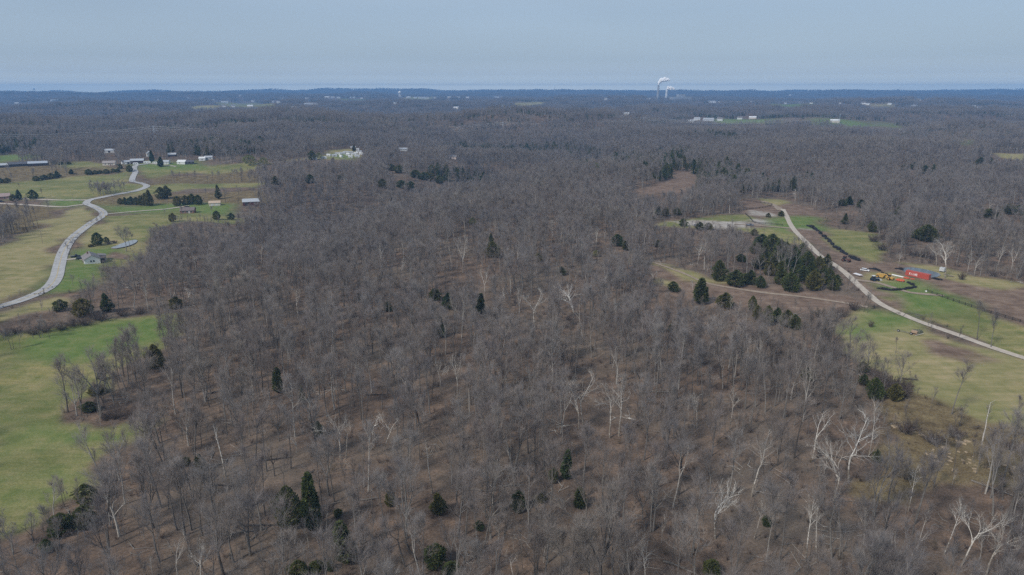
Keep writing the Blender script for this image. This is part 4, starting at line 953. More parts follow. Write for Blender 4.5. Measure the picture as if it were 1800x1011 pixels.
# mobile homes and sheds on the far hilltop
MH = [(578, 274.5, 60), (588, 275, 85), (594, 272, 70), (600, 276.5, 30), (603, 271, 85), (608, 269.5, 80), (612, 273.5, 60), (617, 270, 85), (622, 273, 75), (626, 271, 88), (628, 276, 80), (631, 268.5, 85), (616, 277.5, 85), (628, 264, 70), (621, 260.5, 85), (635, 272, 60), (553, 281, 86), (569, 279, 86)]
LB2 = []
for i, (px, py, phi) in enumerate(MH):
    o = gable(px, py, 6 + (i % 3) * 1.2, 3.0, 2.4, .6, phi, [WH, S("grey_siding", (.52, .54, .58), var=.05), WH][i % 3], [MRF, S("white_metal_roof", (.68, .69, .71), var=.05, rough=.5), MRF][(i + 1) % 3],
              "mobile home", "mobile home", "mobile_home", "mobile homes on the far hilltop", windows=[('y-', -1.8, 1.0, .9, 1), ('y-', 1.8, 1.0, .9, 1)], doors=[('y-', 0, .8, 1.9, DKB)], over=.1)
    LB2.append((o, ["white mobile home", "grey mobile home", "white mobile home"][i % 3], px, py))
label_all(LB2, [(578, 274, "the hilltop's near end"), (603, 270, "the trailer row's middle"), (628, 271, "the dense end of the trailers"), (561, 279, "the yellow-green tree"), (622, 262, "the hilltop pine")])

# far farmhouses: a few pixels each, walls and roof
FARH = [(30,183),(96,178),(145,172),(213,180),(280,178),(375,177),(330,174),(395,181),(410,188),(394,188),(440,188),(445,179),(422,169),(495,174),(500,175),(540,174),(575,172.5),(585,172.5),(595,173),(540,184),(548,183.5),(556,183.5),(516,190),(478,180),(490,181),(620,172.5),(636,174),(672,172.5),(718,172.5),(730,173),(738,173),(745,173.2),(752,173),(765,173),(790,172.5),(805,172.5),(822,172.5),(870,171.5),(876,171.5),(882,171.5),(802,191),(884,187),(694,183),
 (1012,180),(1065,175),(1097,170),(1100,202),(1155,175.5),(1140,175.5),(1250,180.5),(1256,180.5),(1266,180.5),(1300,181),(1322,180.5),(1225,211),(1245,212),(1265,212),(1300,210),(1323,209),(1215,215),(1382,182),(1408,181.5),(1426,182.5),(1476,182.5),(1517,184),(1525,184.5),(1564,184),(1607,187.5),(1615,176.5),(1628,175.5),(1467,215),(1585,233),(1711,188),(1723,191),(1751,225),(1715,224),(1779,167.5),(1752,164),(1389,168),(1690,165.5)]
FM = []
for i in range(4):
    hm, rm = [(WH, MRF), (CRM, S("white_metal_roof", (.68, .69, .71))), (WH, GRF), (S("grey_siding", (.5, .5, .5)), MRF)][i]
    w, d, h, rh = [(16, 9, 4, 3), (22, 11, 4.5, 3), (14, 9, 5, 3.5), (28, 12, 4.5, 2.5)][i]
    b = MB().prism([(-d / 2, -2), (d / 2, -2), (d / 2, h), (0, h + rh), (-d / 2, h)], -w / 2, w / 2); b.v = [(v[1], v[0], v[2]) for v in b.v]; b.f = [f[::-1] for f in b.f]
    r = MB()
    for s in (-1, 1):
        vs = [(x, y, z) for x in (-w / 2 - .4, w / 2 + .4) for y, z in ((0, h + rh + .05), (s * (d / 2 + .4), h - .25), (s * (d / 2 + .4), h + .05), (0, h + rh + .35))]
        r.add(vs, [(0, 1, 2, 3), (7, 6, 5, 4), (0, 4, 5, 1), (1, 5, 6, 2), (2, 6, 7, 3), (3, 7, 4, 0)])
    FM.append((b.mesh("far_wall", hm), r.mesh("far_roof", rm)))
LB3 = []
for i, (px, py) in enumerate(FARH):
    P = at(px, py); i4 = (i * 7 + i // 3) % 4; k = 1.15 if P.y < 4500 else 1.55
    o = empty("farmhouse", P, facing(P, 70 + (i * 37) % 40)); o.scale = (k, k, k)
    link(bpy.data.objects.new("wall", FM[i4][0]), o); link(bpy.data.objects.new("roof", FM[i4][1]), o)
    tag(o, None, "house", "distant houses among the woods"); LB3.append((o, ["far white pale-roofed house", "far cream white-roofed house", "far white grey-roofed house", "long far pale-roofed building"][i4], px, py))
    s = scale_at(P); hw = 13 * s * k + .8; clear_box(px - hw, py - 6 * s * k - 1.2, px + hw, py + 1.6)
label_all(LB3, [(96, 178, "the hazy woods"), (280, 178, "the lone far farm"), (395, 184, "the long tan far field"), (495, 174, "the far roadside houses"), (548, 184, "the far farm cluster"), (620, 173, "the small green far field"), (703, 168, "the white water tower"), (738, 173, "the far hamlet row"), (820, 172, "the far ridge"), (876, 172, "the far white sheds"), (920, 183, "the pale far field"), (975, 160, "the radio mast"), (1065, 175, "the blue horizon woods"),
    (1156, 165, "the smoking chimney"), (1258, 181, "the far white cluster"), (1300, 213, "the green hilltop field"), (1396, 184, "the far green strip"), (1480, 183, "the small tan far field"), (1545, 187, "the brown far field"), (1510, 218, "the long green field"), (1618, 178, "the hazy far woods"), (1720, 190, "the paired far roofs"), (1700, 254, "the square green field"), (1765, 168, "the horizon's end")])

# ------------------------------------------------------------------ vehicles and yard things
TYRE = S("tyre_rubber", (.02, .02, .02)); GLS = S("dark_glass", (.03, .035, .045), rough=.15, spec=.5); STEEL = S("dull_steel", (.3, .3, .3), rough=.5)
def wheel(root, x, y, r, w, mat=None):
    b = MB(); n = 14
    b.tube([(x, y - w / 2, r), (x, y + w / 2, r)], [r, r], n); t = b.build("wheel", TYRE, root)
    c = MB(); c.tube([(x, y - w / 2 - .02, r), (x, y + w / 2 + .02, r)], [r * .55, r * .55], 10); c.build("rim", mat or STEEL, t)
def car(px, py, phi, col, label, L=4.6, W=1.8, H=1.5, cabin=(-.25, .62), pickup=False):
    P = at(px, py); o = empty("pickup_truck" if pickup else "parked_car", P, facing(P, phi)); tag(o, label, "pickup" if pickup else "car")
    m = S("paint_%.2f_%.2f_%.2f" % col, col, rough=.3, var=.05, spec=.5)
    zb = .35; zh = H * .6
    MB().prism([(-L / 2, zb), (L / 2, zb), (L / 2, zh * .8), (L * .42, zh), (-L * .46, zh), (-L / 2, zh * .9)], -W / 2, W / 2).build("body", m, o, bevel=.06)
    c0, c1 = (-.05 * L, .25 * L) if pickup else (-.42 * L, .28 * L)
    MB().prism([(c0, zh), (c1, zh), (c1 - .5, H - .02), (c0 + .35, H - .02)], -W / 2 + .1, W / 2 - .1).build("window", GLS, o)
    MB().box(c0 + .3, c1 - .45, -W / 2 + .08, W / 2 - .08, H - .03, H + .03).build("roof", m, o)
    for x in (-L * .31, L * .31):
        for y in (-W / 2 + .08, W / 2 - .08): wheel(o, x, y, .34, .22)
    for y in (-W * .36, W * .36): MB().box(L / 2 - .02, L / 2 + .03, y - .18, y + .18, zh * .68, zh * .8).build("headlight", S("lamp_glass", (.6, .6, .58), rough=.2), o)
    s = scale_at(P); keep_seen(px - 3 * s, py - 2 * s, px + 3 * s, py + 1); clear_box(px - 2.5 * s, py - 2 * s, px + 2.5 * s, py + 2); SPECIAL.append((P.x, P.y, 4)); return o
car(133, 452, 100, (.03, .03, .035), "black pickup parked above the dark car at the white house", L=5.4, W=1.95, H=1.8, pickup=True)
car(141, 456, 78, (.035, .045, .055), "dark blue-grey car parked against the white house")
car(329, 365, 85, (.025, .03, .03), "dark green car parked behind the brown brick house")
car(2, 355, 80, (.02, .03, .07), "dark blue car on the drive at the photo's edge")
car(1520, 476.5, 80, (.75, .75, .76), "white car parked in the dirt yard beside black heaps")
car(1224, 398, 88, (.25, .25, .28), "grey car parked at the pale gravel pad", L=4.6)
car(1318, 397, 95, (.12, .13, .16), "dark grey pickup by the fence corner on the track", L=5.4, W=1.95, H=1.8, pickup=True)
# campers by the village barn
for px, py, phi, L, lab in ((259, 287.5, 84, 9, "longer white camper trailer right of the village barn"), (273, 288.5, 80, 6, "short white camper trailer beside the dark village pine"), (239, 290, 86, 6.5, "white camper parked in front of the village barn")):
    P = at(px, py); o = empty("camper_trailer", P, facing(P, phi)); tag(o, lab, "camper", "camper trailers by the village barn")
    MB().prism([(-L / 2, .5), (L / 2, .5), (L / 2, 1.7), (L / 2 - .7, 3.0), (-L / 2 + .25, 3.0), (-L / 2, 2.7)], -1.2, 1.2).build("body", S("camper_white", (.74, .74, .72), rough=.4, var=.04), o, bevel=.1)
    for x in (-L * .25, L * .12): MB().box(x - .5, x + .5, 1.19, 1.23, 1.5, 2.2).build("window", GLS, o); 
    for x in (-L * .25, L * .12): MB().box(x - .5, x + .5, -1.23, -1.19, 1.5, 2.2).build("window", GLS, o)
    wheel(o, -.5, 1.1, .36, .25); wheel(o, -.5, -1.1, .36, .25); MB().tube([(L / 2, 0, .55), (L / 2 + 1.2, 0, .5)], [.06, .05], 6).build("hitch", STEEL, o)
    s = scale_at(P); keep_seen(px - L * s / 2, py - 3 * s, px + L * s / 2, py + 1); clear_box(px - L * s / 2, py - 3 * s, px + L * s / 2, py + 1.5)
# red shipping container, long side to the viewer, white letters on it
def block_text(txt, h, w, gap, depth):
    """plain block capitals from bars; each letter in a 1 x 1 cell, drawn in the xz plane"""
    G = {"K": [(0, 0, 0, 1), (0, .45, .9, 1), (0, .5, .9, 0)], "L": [(0, 0, 0, 1), (0, 0, .85, 0)], "I": [(.4, 0, .4, 1)], "N": [(0, 0, 0, 1), (0, 1, .85, 0), (.85, 0, .85, 1)], "E": [(0, 0, 0, 1), (0, 0, .85, 0), (0, .5, .7, .5), (0, 1, .85, 1)]}
    b = MB(); x = 0; th = .2 * h
    for ch in txt:
        if ch == " ": x += gap * 2 + .3 * w; continue
        for ax, az, bx_, bz in G[ch]:
            a = Vector((x + ax * w, 0, az * h)); c = Vector((x + bx_ * w, 0, bz * h)); d = (c - a).normalized(); nn = Vector((-d.z, 0, d.x)) * th * .5; a = a - d * th * .5; c = c + d * th * .5
            vs = [a + nn, c + nn, c - nn, a - nn]; b.add([(v.x, 0, v.z) for v in vs] + [(v.x, -depth, v.z) for v in vs], [(0, 1, 2, 3), (7, 6, 5, 4), (0, 4, 5, 1), (1, 5, 6, 2), (2, 6, 7, 3), (3, 7, 4, 0)])
        x += w + gap
    return b, x
RED = S("container_red", (.42, .085, .062), var=.10, rough=.5)
P = at(1613, 487.5); o = empty("shipping_container", P, facing(P, 66)); tag(o, "red shipping container with white lettering beside the grey-blue pond", "container")
L_, W_, H_ = 12.2, 2.45, 2.75
b = MB().box(-L_ / 2, L_ / 2, -W_ / 2, W_ / 2, .1, H_ + .1)
for i in range(40):                               # pressed ribs of the steel sides
    x = -L_ / 2 + .25 + i * (L_ - .5) / 39
    if abs(x + 1.6) < 2.55: continue
    for y in (-W_ / 2 - .04, W_ / 2 + .001): b.box(x - .07, x + .07, y, y + .039, .3, H_ - .1)
b.build("body", RED, o)
MB().box(-4.15, .95, -W_ / 2 - .03, -W_ / 2 + .001, .35, H_ - .15).build("side_panel", RED, o)
t, wx = block_text("K LINE", .95, .62, .17, .03); k_ = -4.0
t.v = [(v[0] + k_, v[1] - W_ / 2 - .032, v[2] + 1.0) for v in t.v]; t.build("lettering", S("letter_white", (.8, .8, .8), var=.03), o)
for y in (-.61, .61):
    d = MB().box(L_ / 2, L_ / 2 + .05, y - .58, y + .58, .2, H_).build("door", RED, o); MB().tube([(L_ / 2 + .08, y, .2), (L_ / 2 + .08, y, H_)], [.03, .03], 6).build("lock_bar", STEEL, d)
for x in (-L_ / 2, L_ / 2):
    for y in (-W_ / 2, W_ / 2): MB().box(x - .1, x + .1, y - .08, y + .08, 0, .16).box(x - .1, x + .1, y - .08, y + .08, H_ + .05, H_ + .18).build("corner_casting", S("container_corner", (.3, .06, .05)), o)
keep_seen(1592, 474, 1634, 492); clear_box(1590, 472, 1636, 492); SPECIAL.append((P.x, P.y, 8))
# yellow earthmover: scraper bowl behind an articulated tractor
YEL = S("machine_yellow", (.47, .29, .08), var=.15, rough=.5)
P = at(1557, 490.5); o = empty("earthmover", P, facing(P, -115), .82); tag(o, "yellow articulated earthmover standing in the dirt yard", "earthmover")
MB().prism([(-6.2, 1.0), (-5.6, 2.9), (-1.6, 3.1), (-.8, 2.2), (-1.4, .8), (-5.2, .6)], -1.5, 1.5).build("bowl", YEL, o, bevel=.08)
MB().tube([(-1.4, 0, 2.6), (-.2, 0, 3.0), (1.0, 0, 2.1)], [.35, .32, .3], 8).build("gooseneck", YEL, o)
MB().prism([(.3, .9), (4.9, .9), (5.0, 1.9), (3.0, 2.2), (.3, 2.1)], -1.25, 1.25).build("tractor_body", YEL, o, bevel=.08)
c = MB().box(1.3, 2.8, -.75, .75, 2.15, 3.5).build("cab", GLS, o); MB().box(1.2, 2.9, -.85, .85, 3.5, 3.62).build("cab_roof", YEL, c)
for x in (-4.9, 2.4):
    for y in (-1.6, 1.6): wheel(o, x, y, 1.0, .7, YEL)
MB().tube([(4.1, .7, 2.0), (4.1, .7, 3.1)], [.08, .08], 8).build("exhaust", S("dark_metal", (.05, .05, .05)), o)
keep_seen(1540, 480, 1570, 495); SPECIAL.append((P.x, P.y, 7))
def tractor(px, py, phi, col, label, name="farm_tractor", cat="tractor", loader=False, k=1.0):
    P = at(px, py); o = empty(name, P, facing(P, phi), k); tag(o, label, cat); m = S("tractor_%.2f" % col[0], col, rough=.5)
    MB().prism([(-.4, .8), (2.0, .8), (2.05, 1.5), (-.4, 1.65)], -.4, .4).build("bonnet", m, o, bevel=.05)
    MB().box(-1.5, -.4, -.7, .7, .7, 1.4).build("chassis", m, o)
    c = MB().box(-1.4, -.3, -.65, .65, 1.4, 2.5).build("cab", GLS, o); MB().box(-1.5, -.2, -.75, .75, 2.5, 2.62).build("cab_roof", m if not loader else WH, c)
    for y in (-.85, .85): wheel(o, -1.0, y, .8, .45, m); wheel(o, 1.5, y * .8, .5, .3, m)
    if loader:
        for y in (-.55, .55): MB().tube([(-.2, y, 1.5), (1.6, y, 1.3), (2.7, y, .5)], [.07, .07, .06], 6).build("loader_arm", WH, o)
        MB().prism([(2.6, .2), (3.4, .15), (3.3, .3), (2.8, .4), (2.7, .9), (2.55, .9)], -.95, .95).build("bucket", WH, o)
    s = scale_at(P); keep_seen(px - 3 * s, py - 3 * s, px + 3 * s, py + 1); clear_box(px - 3 * s, py - 3 * s, px + 3 * s, py + 2); SPECIAL.append((P.x, P.y, 4))
tractor(1537.5, 494, 130, (.03, .06, .10), "blue-black loader tractor with white arms near the yellow earthmover", loader=True, k=1.15)
tractor(1487, 460, 60, (.12, .05, .035), "rusty dark tractor at the end of the black heap row", k=1.25)
# flatbed trailer, lying pipe, orange implements, tank, log
P = at(1508, 485); o = empty("flatbed_trailer", P, facing(P, 50)); tag(o, "pale flatbed trailer loaded with white sheets beside the farm road", "trailer")
MB().box(-2.6, 2.6, -1.1, 1.1, .6, .75).build("deck", S("deck_board", (.36, .27, .25)), o)
MB().box(-2.3, 1.9, -.95, .95, .754, 1.05).build("white_sheets", S("sheet_white", (.7, .7, .72), var=.08), o)
for y in (-1.0, 1.0): wheel(o, -.6, y, .38, .22); wheel(o, .4, y, .38, .22)
MB().tube([(2.6, 0, .65), (4.0, 0, .5)], [.07, .06], 6).build("hitch", STEEL, o); clear_box(1500, 478, 1516, 490)
P = at(1581, 487); o = MB().tube([(-4.2, 0, .35), (-1.5, 0, .36), (1.5, 0, .35), (4.2, 0, .34)], [.33, .34, .34, .33], 12).build("drain_pipe", S("pipe_white", (.72, .73, .74), var=.05, rough=.4)); o.location = P; o.rotation_euler = (0, 0, facing(P, 62)); tag(o, "long white pipe lying on the dirt left of the red container", "pipe"); clear_box(1570, 481, 1592, 492)
ORG = S("implement_orange", (.55, .12, .06), var=.2)
for px, py, phi, k, lab in ((1582, 494.5, 80, 1.25, "larger orange mower deck lying by the dark tyre"), (1593, 490, 60, .9, "orange harrow frame at the white pipe's end"), (1604, 491.5, 95, .6, "small orange frame lying before the red container")):
    P = at(px, py); o = empty("farm_implement", P, facing(P, phi), k); tag(o, lab, "implement", "orange implements in the yard")
    MB().prism([(-1.6, .25), (1.6, .25), (1.7, .6), (1.1, .85), (-1.2, .85), (-1.7, .55)], -.8, .8).build("deck", ORG, o, bevel=.05)
    MB().tube([(-1.0, .5, .8), (0, 2.0, 1.0), (1.0, .5, .8)], [.07, .08, .07], 6).build("hitch_frame", ORG, o)
    for x in (-1.2, 1.2): wheel(o, x, -.9, .25, .15)
P = at(1587, 495); o = MB().lathe([(.35, .05), (.8, .0), (.85, .25), (.8, .5), (.35, .45)], 18).build("old_tyre", TYRE); o.location = P; tag(o, "black tyre lying beside the larger orange mower deck", "tyre")
P = at(1656, 478); o = empty("water_tank", P, facing(P, 70)); tag(o, "pale grey box tank on legs left of the great sycamore", "tank")
MB().box(-1.3, 1.3, -1, 1, .5, 2.6).build("tank_body", S("tank_grey", (.55, .56, .57), var=.06), o, bevel=.12)
b = MB()
for x in (-1.1, 1.1):
    for y in (-.8, .8): MB().box(x - .08, x + .08, y - .08, y + .08, -.3, .5).build("leg", STEEL, o)
MB().lathe([(.3, 2.6), (.3, 2.75), (.1, 2.8)], 12).build("cap", STEEL, o); clear_box(1650, 472, 1663, 482); keep_seen(1652, 472, 1661, 480)
P = at(1667, 487); o = MB().tube([(-2.8, 0, 1.7), (-1, .1, 1.15), (1, 0, .7), (3.0, .1, .25)], [.22, .26, .28, .26], 8).build("fallen_log", M["white_bark"]); o.location = P; o.rotation_euler = (0, 0, facing(P, -60)); tag(o, "white barked log propped at the great sycamore's foot", "log"); clear_box(1660, 478, 1674, 490)

def heap_mesh(seed, L, W, H, mat, sticks=40):
    """a low uneven heap with ends of limbs sticking out"""
    g = random.Random(seed); b = MB(); nu, nv = 16, 7; vs = []; fs = []
    for j in range(nv):
        f = j / (nv - 1)
        for i in range(nu):
            a = 2 * math.pi * i / nu; rr = math.cos(f * math.pi / 2) ** .6 * (1 + .22 * math.sin(3 * a + seed) + g.uniform(-.12, .12))
            vs.append((math.cos(a) * L / 2 * rr, math.sin(a) * W / 2 * rr, H * math.sin(f * math.pi / 2) * (1 + g.uniform(-.12, .12)) - .15))
    for j in range(nv - 1):
        for i in range(nu): fs.append((j * nu + i, j * nu + (i + 1) % nu, (j + 1) * nu + (i + 1) % nu, (j + 1) * nu + i))
    b.add(vs, fs)
    for _ in range(sticks):
        a = g.uniform(0, 6.28); q = Vector((math.cos(a) * L * g.uniform(.1, .45), math.sin(a) * W * g.uniform(.1, .45), H * g.uniform(.1, .7)))
        d = Vector((math.cos(a) + g.gauss(0, .6), math.sin(a) + g.gauss(0, .6), g.uniform(0, .9))).normalized(); l = g.uniform(.5, 1.6)
        b.tube([q, q + d * l], [.06, .03], 4)
    return b.mesh("heap", mat)
BLK = S("black_mulch", (.022, .021, .024), var=.5, scale=3)
HM = [heap_mesh(40 + i, 4.0, 2.2, 1.25, BLK, 26) for i in range(4)]
LB4 = []
def heaps(pts, k, desc, group, name="dark_heap"):
    for i, (px, py) in enumerate(pts):
        P = at(px, py); o = link(bpy.data.objects.new(name, HM[i % 4])); o.location = P; q = pts[min(i + 1, len(pts) - 1)]; p0 = pts[max(i - 1, 0)]; a, c = at(*p0), at(*q)
        o.rotation_euler = (0, 0, math.atan2(c.y - a.y, c.x - a.x)); o.scale = (k * (.8 + .45 * ((i * 7) % 5) / 4), k * (.85 + .3 * ((i * 3) % 4) / 3), k * (.75 + .5 * ((i * 5) % 3) / 2))
        tag(o, None, "heap", group); LB4.append((o, desc, px, py)); clear_box(px - 4, py - 3, px + 4, py + 3)
heaps([(1421, 398), (1427, 400), (1432, 403), (1437, 406), (1442, 411), (1448, 416), (1453, 420), (1458, 425), (1463, 430), (1468, 435), (1474, 439), (1480, 443), (1486, 446.5)], 1.25, "long black heap", "black heaps in a row beside the green strip")
heaps([(1495, 452), (1500, 455), (1506, 457)], 1.2, "black heap by the tractor", "black heaps by the tractor")
heaps([(1546, 508), (1553, 509), (1560, 510), (1567, 510.5), (1574, 510.5), (1581, 510), (1588, 509), (1595, 508), (1602, 507), (1608, 505), (1604, 501), (1598, 498)], .8, "low black brush heap", "black brush heaps round the yard's green patch")
heaps([(1531, 473), (1538, 474), (1545, 476), (1551, 480), (1558, 484)], .75, "low dark heap", "dark heaps behind the yard vehicles")
heaps([(1577, 473), (1584, 474), (1645, 491), (1652, 492)], .8, "dark bank heap", "dark heaps on the pond bank")
label_all(LB4, [(1425, 399, "the row's upper end"), (1445, 413, "the pale rubble patch"), (1465, 432, "the row's middle"), (1484, 445, "the row's lower end"), (1500, 455, "the rusty dark tractor"), (1548, 508, "the bare roadside tree"), (1575, 510, "the small green patch"), (1604, 503, "the patch's pointed end"), (1540, 476, "the white car"), (1580, 474, "the pond's upper end"), (1648, 491, "the pond's lower end")])
# crate heap on the grass
P = at(1607, 588); o = empty("wooden_crate", P, facing(P, 70)); tag(o, "tan wooden crate open in front, beside a brush heap on grass", "crate"); TW = S("crate_wood", (.38, .27, .19), var=.2)
MB().box(-1.1, 1.1, .55, .6, 0, 1.6).build("back_panel", TW, o); MB().box(-1.1, -1.05, -.6, .55, 0, 1.6).build("side_panel", TW, o); MB().box(1.05, 1.1, -.6, .55, 0, 1.6).build("side_panel", TW, o)
MB().box(-1.15, 1.15, -.65, .65, 1.6, 1.66).build("lid", TW, o); MB().box(-1.05, 1.05, -.6, -.55, .75, 1.6).build("front_panel", TW, o); MB().box(-1.05, 1.05, -.6, .55, .05, .1).build("base", TW, o)
P = at(1612, 586); o = link(bpy.data.objects.new("brush_heap", heap_mesh(77, 5.2, 3.2, 1.7, S("grey_green_brush", (.12, .125, .085), var=.4, scale=3), 90))); o.location = P; o.rotation_euler = (0, 0, .3); tag(o, "grey-green heap of cut limbs behind the tan crate", "brush heap")
P = at(1616, 590); o = MB().box(-2.0, 2.0, -.13, .13, 0, .06).build("loose_plank", S("grey_plank", (.45, .43, .38))); o.location = P + Vector((0, 0, .5)); o.rotation_euler = (.0, -.22, facing(P, -50)); tag(o, "pale plank leaning out of the limb heap beside the crate", "plank")
P = at(1590, 585.5); o = empty("hay_rake", P, facing(P, 72)); tag(o, "old grey hay rake lying in grass left of the crate", "rake")
MB().tube([(-3, 0, .5), (3, 0, .55)], [.07, .07], 6).tube([(-3, 0, .5), (-4.2, -.9, .15)], [.05, .05], 5).build("frame", S("rake_grey", (.16, .155, .16)), o)
b = MB()
for i in range(22):
    x = -2.8 + i * .26; b.tube([(x, .05, .5), (x, .55, .7), (x, .8, .1)], [.025, .025, .02], 4)
b.build("tines", S("rake_grey", (.16, .155, .16)), o)
for x in (-2.4, 2.6): wheel(o, x, -.3, .55, .12)

# ------------------------------------------------------------------ fences
def fence(pts, label, gap=3.2, hgt=1.35, col=(.035, .032, .030)):
    C = smooth_px(pts, 30); seg = np.r_[0, np.cumsum(np.hypot(*np.diff(C, axis=0).T))]; n = min(98, max(3, int(seg[-1] / gap) + 1)); t = np.linspace(0, seg[-1], n)
    X = np.interp(t, seg, C[:, 0]); Y = np.interp(t, seg, C[:, 1]); Z = height(X, Y)
    o = empty("board_fence", (X[0], Y[0], Z[0])); tag(o, label, "fence"); m = S("fence_%.3f" % col[0], col, var=.25); g = random.Random(n)
    for i in range(n):
        a = math.atan2(Y[min(i + 1, n - 1)] - Y[max(i - 1, 0)], X[min(i + 1, n - 1)] - X[max(i - 1, 0)])
        Mx = Matrix.Translation((X[i] - X[0], Y[i] - Y[0], Z[i] - Z[0])) @ Matrix.Rotation(a, 4, 'Z')
        MB().box(-.09, .09, -.09, .09, -.4, hgt + .12 + g.uniform(-.05, .05), Mx).build("post", m, o)
    for k in (.42, .82, 1.2):
        b = MB()
        for i in range(n - 1):
            p, q = Vector((X[i] - X[0], Y[i] - Y[0], Z[i] - Z[0] + k)), Vector((X[i + 1] - X[0], Y[i + 1] - Y[0], Z[i + 1] - Z[0] + k)); d = q - p
            Mx = Matrix.Translation(p) @ d.to_track_quat('X', 'Z').to_matrix().to_4x4(); b.box(.0, d.length, .092, .13, -.075, .075, Mx)
        b.build("rail", m, o)
    clear_line(pts, 3)
fence([(1629, 513), (1662, 525), (1700, 538), (1750, 554), (1800, 569), (1860, 588)], "long black board fence between green field and brown field")
fence([(1306, 353), (1330, 356), (1352, 359), (1357, 361), (1345, 365), (1330, 367), (1306, 370)], "dark board fence round the small upper lot", gap=4.5)
fence([(1310, 377), (1318, 384), (1326, 392), (1345, 394), (1376, 397)], "dark board fence bending round the rubble lot", gap=4)
P = at(1628, 513); o = MB().lathe([(.45, 0), (.5, .2), (.45, .5), (.2, .62)], 10).build("feed_tub", S("tub_white", (.7, .7, .7))); o.location = P; tag(o, "white tub at the upper end of the black fence", "tub")

# ------------------------------------------------------------------ poles, sign, pylons, masts
POLE = S("pole_wood", (.30, .25, .21), var=.15)
def pole(px, py, ty, label, arm=True, r=.15, mat=None, name="utility_pole", cat="utility pole"):
    P = at(px, py); h = tall(P, ty); o = empty(name, P, facing(P, 60)); tag(o, label, cat, "utility poles"); m = mat or POLE
    MB().tube([(0, 0, -.5), (0, 0, h)], [r, r * .65], 8).build("pole", m, o)
    if arm:
        a = MB().box(-.06, .06, -1.2, 1.2, h - .75, h - .6).build("crossarm", m, o)
        for y in (-1.1, -.5, .5, 1.1): MB().lathe([(.05, h - .6), (.08, h - .5), (.05, h - .4)], 8).build("insulator", S("glass_grey", (.5, .5, .52)), a).location = (0, y, 0)
    w = 2; keep_seen(px - w, ty, px + w, py); return P, h
pole(199, 359, 342, "utility pole before the cedar hedge at the road junction"); pole(295, 366, 351, "pale utility pole beside the long drive"); pole(261, 328, 315, "utility pole at the upper road bend")
pole(53, 349, 337, "pale lamp pole before the dark round cedar", arm=False); pole(391, 291, 279, "utility pole at the far field's edge"); pole(75, 428, 405, "thin grey pole standing in the tan field"); pole(129, 353, 341, "thin pole beside the upper driveway"); pole(168, 300, 286, "utility pole behind the village hedge")
P = at(1199, 301); h = tall(P, 277); o = empty("dead_tree", P, .4, h / SYC["snag"][0].top()); a, b = SYC_MESH["snag"][0]; link(bpy.data.objects.new("trunk", a), o); link(bpy.data.objects.new("crown", b), o); tag(o, "single white dead trunk above the far tan meadow", "tree"); keep_seen(1196, 277, 1202, 300)
P = at(186.5, 384); o = empty("road_sign", P, facing(P, -150)); tag(o, "yellow road sign at the drive's entrance on the bend", "sign")
MB().tube([(0, 0, -.3), (0, 0, 2.2)], [.05, .05], 6).build("post", STEEL, o); MB().box(.055, .08, -.6, .6, 1.2, 2.4).build("panel", S("sign_yellow", (.75, .42, .03), var=.05), o); keep_seen(184, 379, 190, 384)
P = at(143, 362.5); o = empty("mailbox", P, 0); tag(o, "small mailbox on a post at the road junction", "mailbox"); MB().box(-.06, .06, -.06, .06, -.2, 1.0).build("post", POLE, o); MB().tube([(-.3, 0, 1.15), (.3, 0, 1.15)], [.16, .16], 10).build("box", STEEL, o)
# culvert posts etc. are too small to see; power line across the mid distance
LAT = S("galvanised_lattice", (.45, .47, .50), var=.05, rough=.5)
def pylon(px, py, ty, label, phi=75):
    P = at(px, py); h = tall(P, ty); o = empty("lattice_pylon", P, facing(P, phi)); tag(o, label, "pylon", "lattice pylons of the power line")
    b = MB(); w0, w1 = h * .11, h * .025; lv = [0, .28, .5, .68, .82, 1.0]; rr = .11
    W = lambda t: w0 + (w1 - w0) * min(t / .7, 1)
    for sx in (-1, 1):
        for sy in (-1, 1): b.tube([(sx * W(t), sy * W(t), t * h) for t in lv], [rr * 1.4] * 6, 4)
    for a_, c_ in zip(lv[:-1], lv[1:]):
        for (x0, y0), (x1, y1) in (((-1, -1), (1, -1)), ((1, -1), (1, 1)), ((1, 1), (-1, 1)), ((-1, 1), (-1, -1))):
            b.tube([(x0 * W(a_), y0 * W(a_), a_ * h), (x1 * W(c_), y1 * W(c_), c_ * h)], [rr, rr], 3); b.tube([(x1 * W(a_), y1 * W(a_), a_ * h), (x0 * W(c_), y0 * W(c_), c_ * h)], [rr, rr], 3)
    b.build("tower", LAT, o)
    for z in (.7, .84, .97):
        c = MB()
        for s in (-1, 1): c.tube([(0, 0, z * h), (0, s * h * .17, z * h + .3)], [.13, .07], 4); c.tube([(0, 0, z * h + 1.4), (0, s * h * .17, z * h + .3)], [.09, .06], 4)
        c.build("crossarm", LAT, o)
    keep_seen(px - 3, ty, px + 3, py - 6); return P + Vector((0, 0, h * .84)), o.rotation_euler.z, h
PY = [pylon(273, 248, 221, "lattice pylon in the hazy woods above the village"), pylon(-40, 262, 235, "lattice pylon beyond the photo's edge"), pylon(1131, 221, 206, "lattice pylon in the far woods below the chimney"), pylon(1475, 217, 200, "lattice pylon beside the long green far field"), pylon(884, 230, 214, "lattice pylon in the mid woods behind the hollow")]
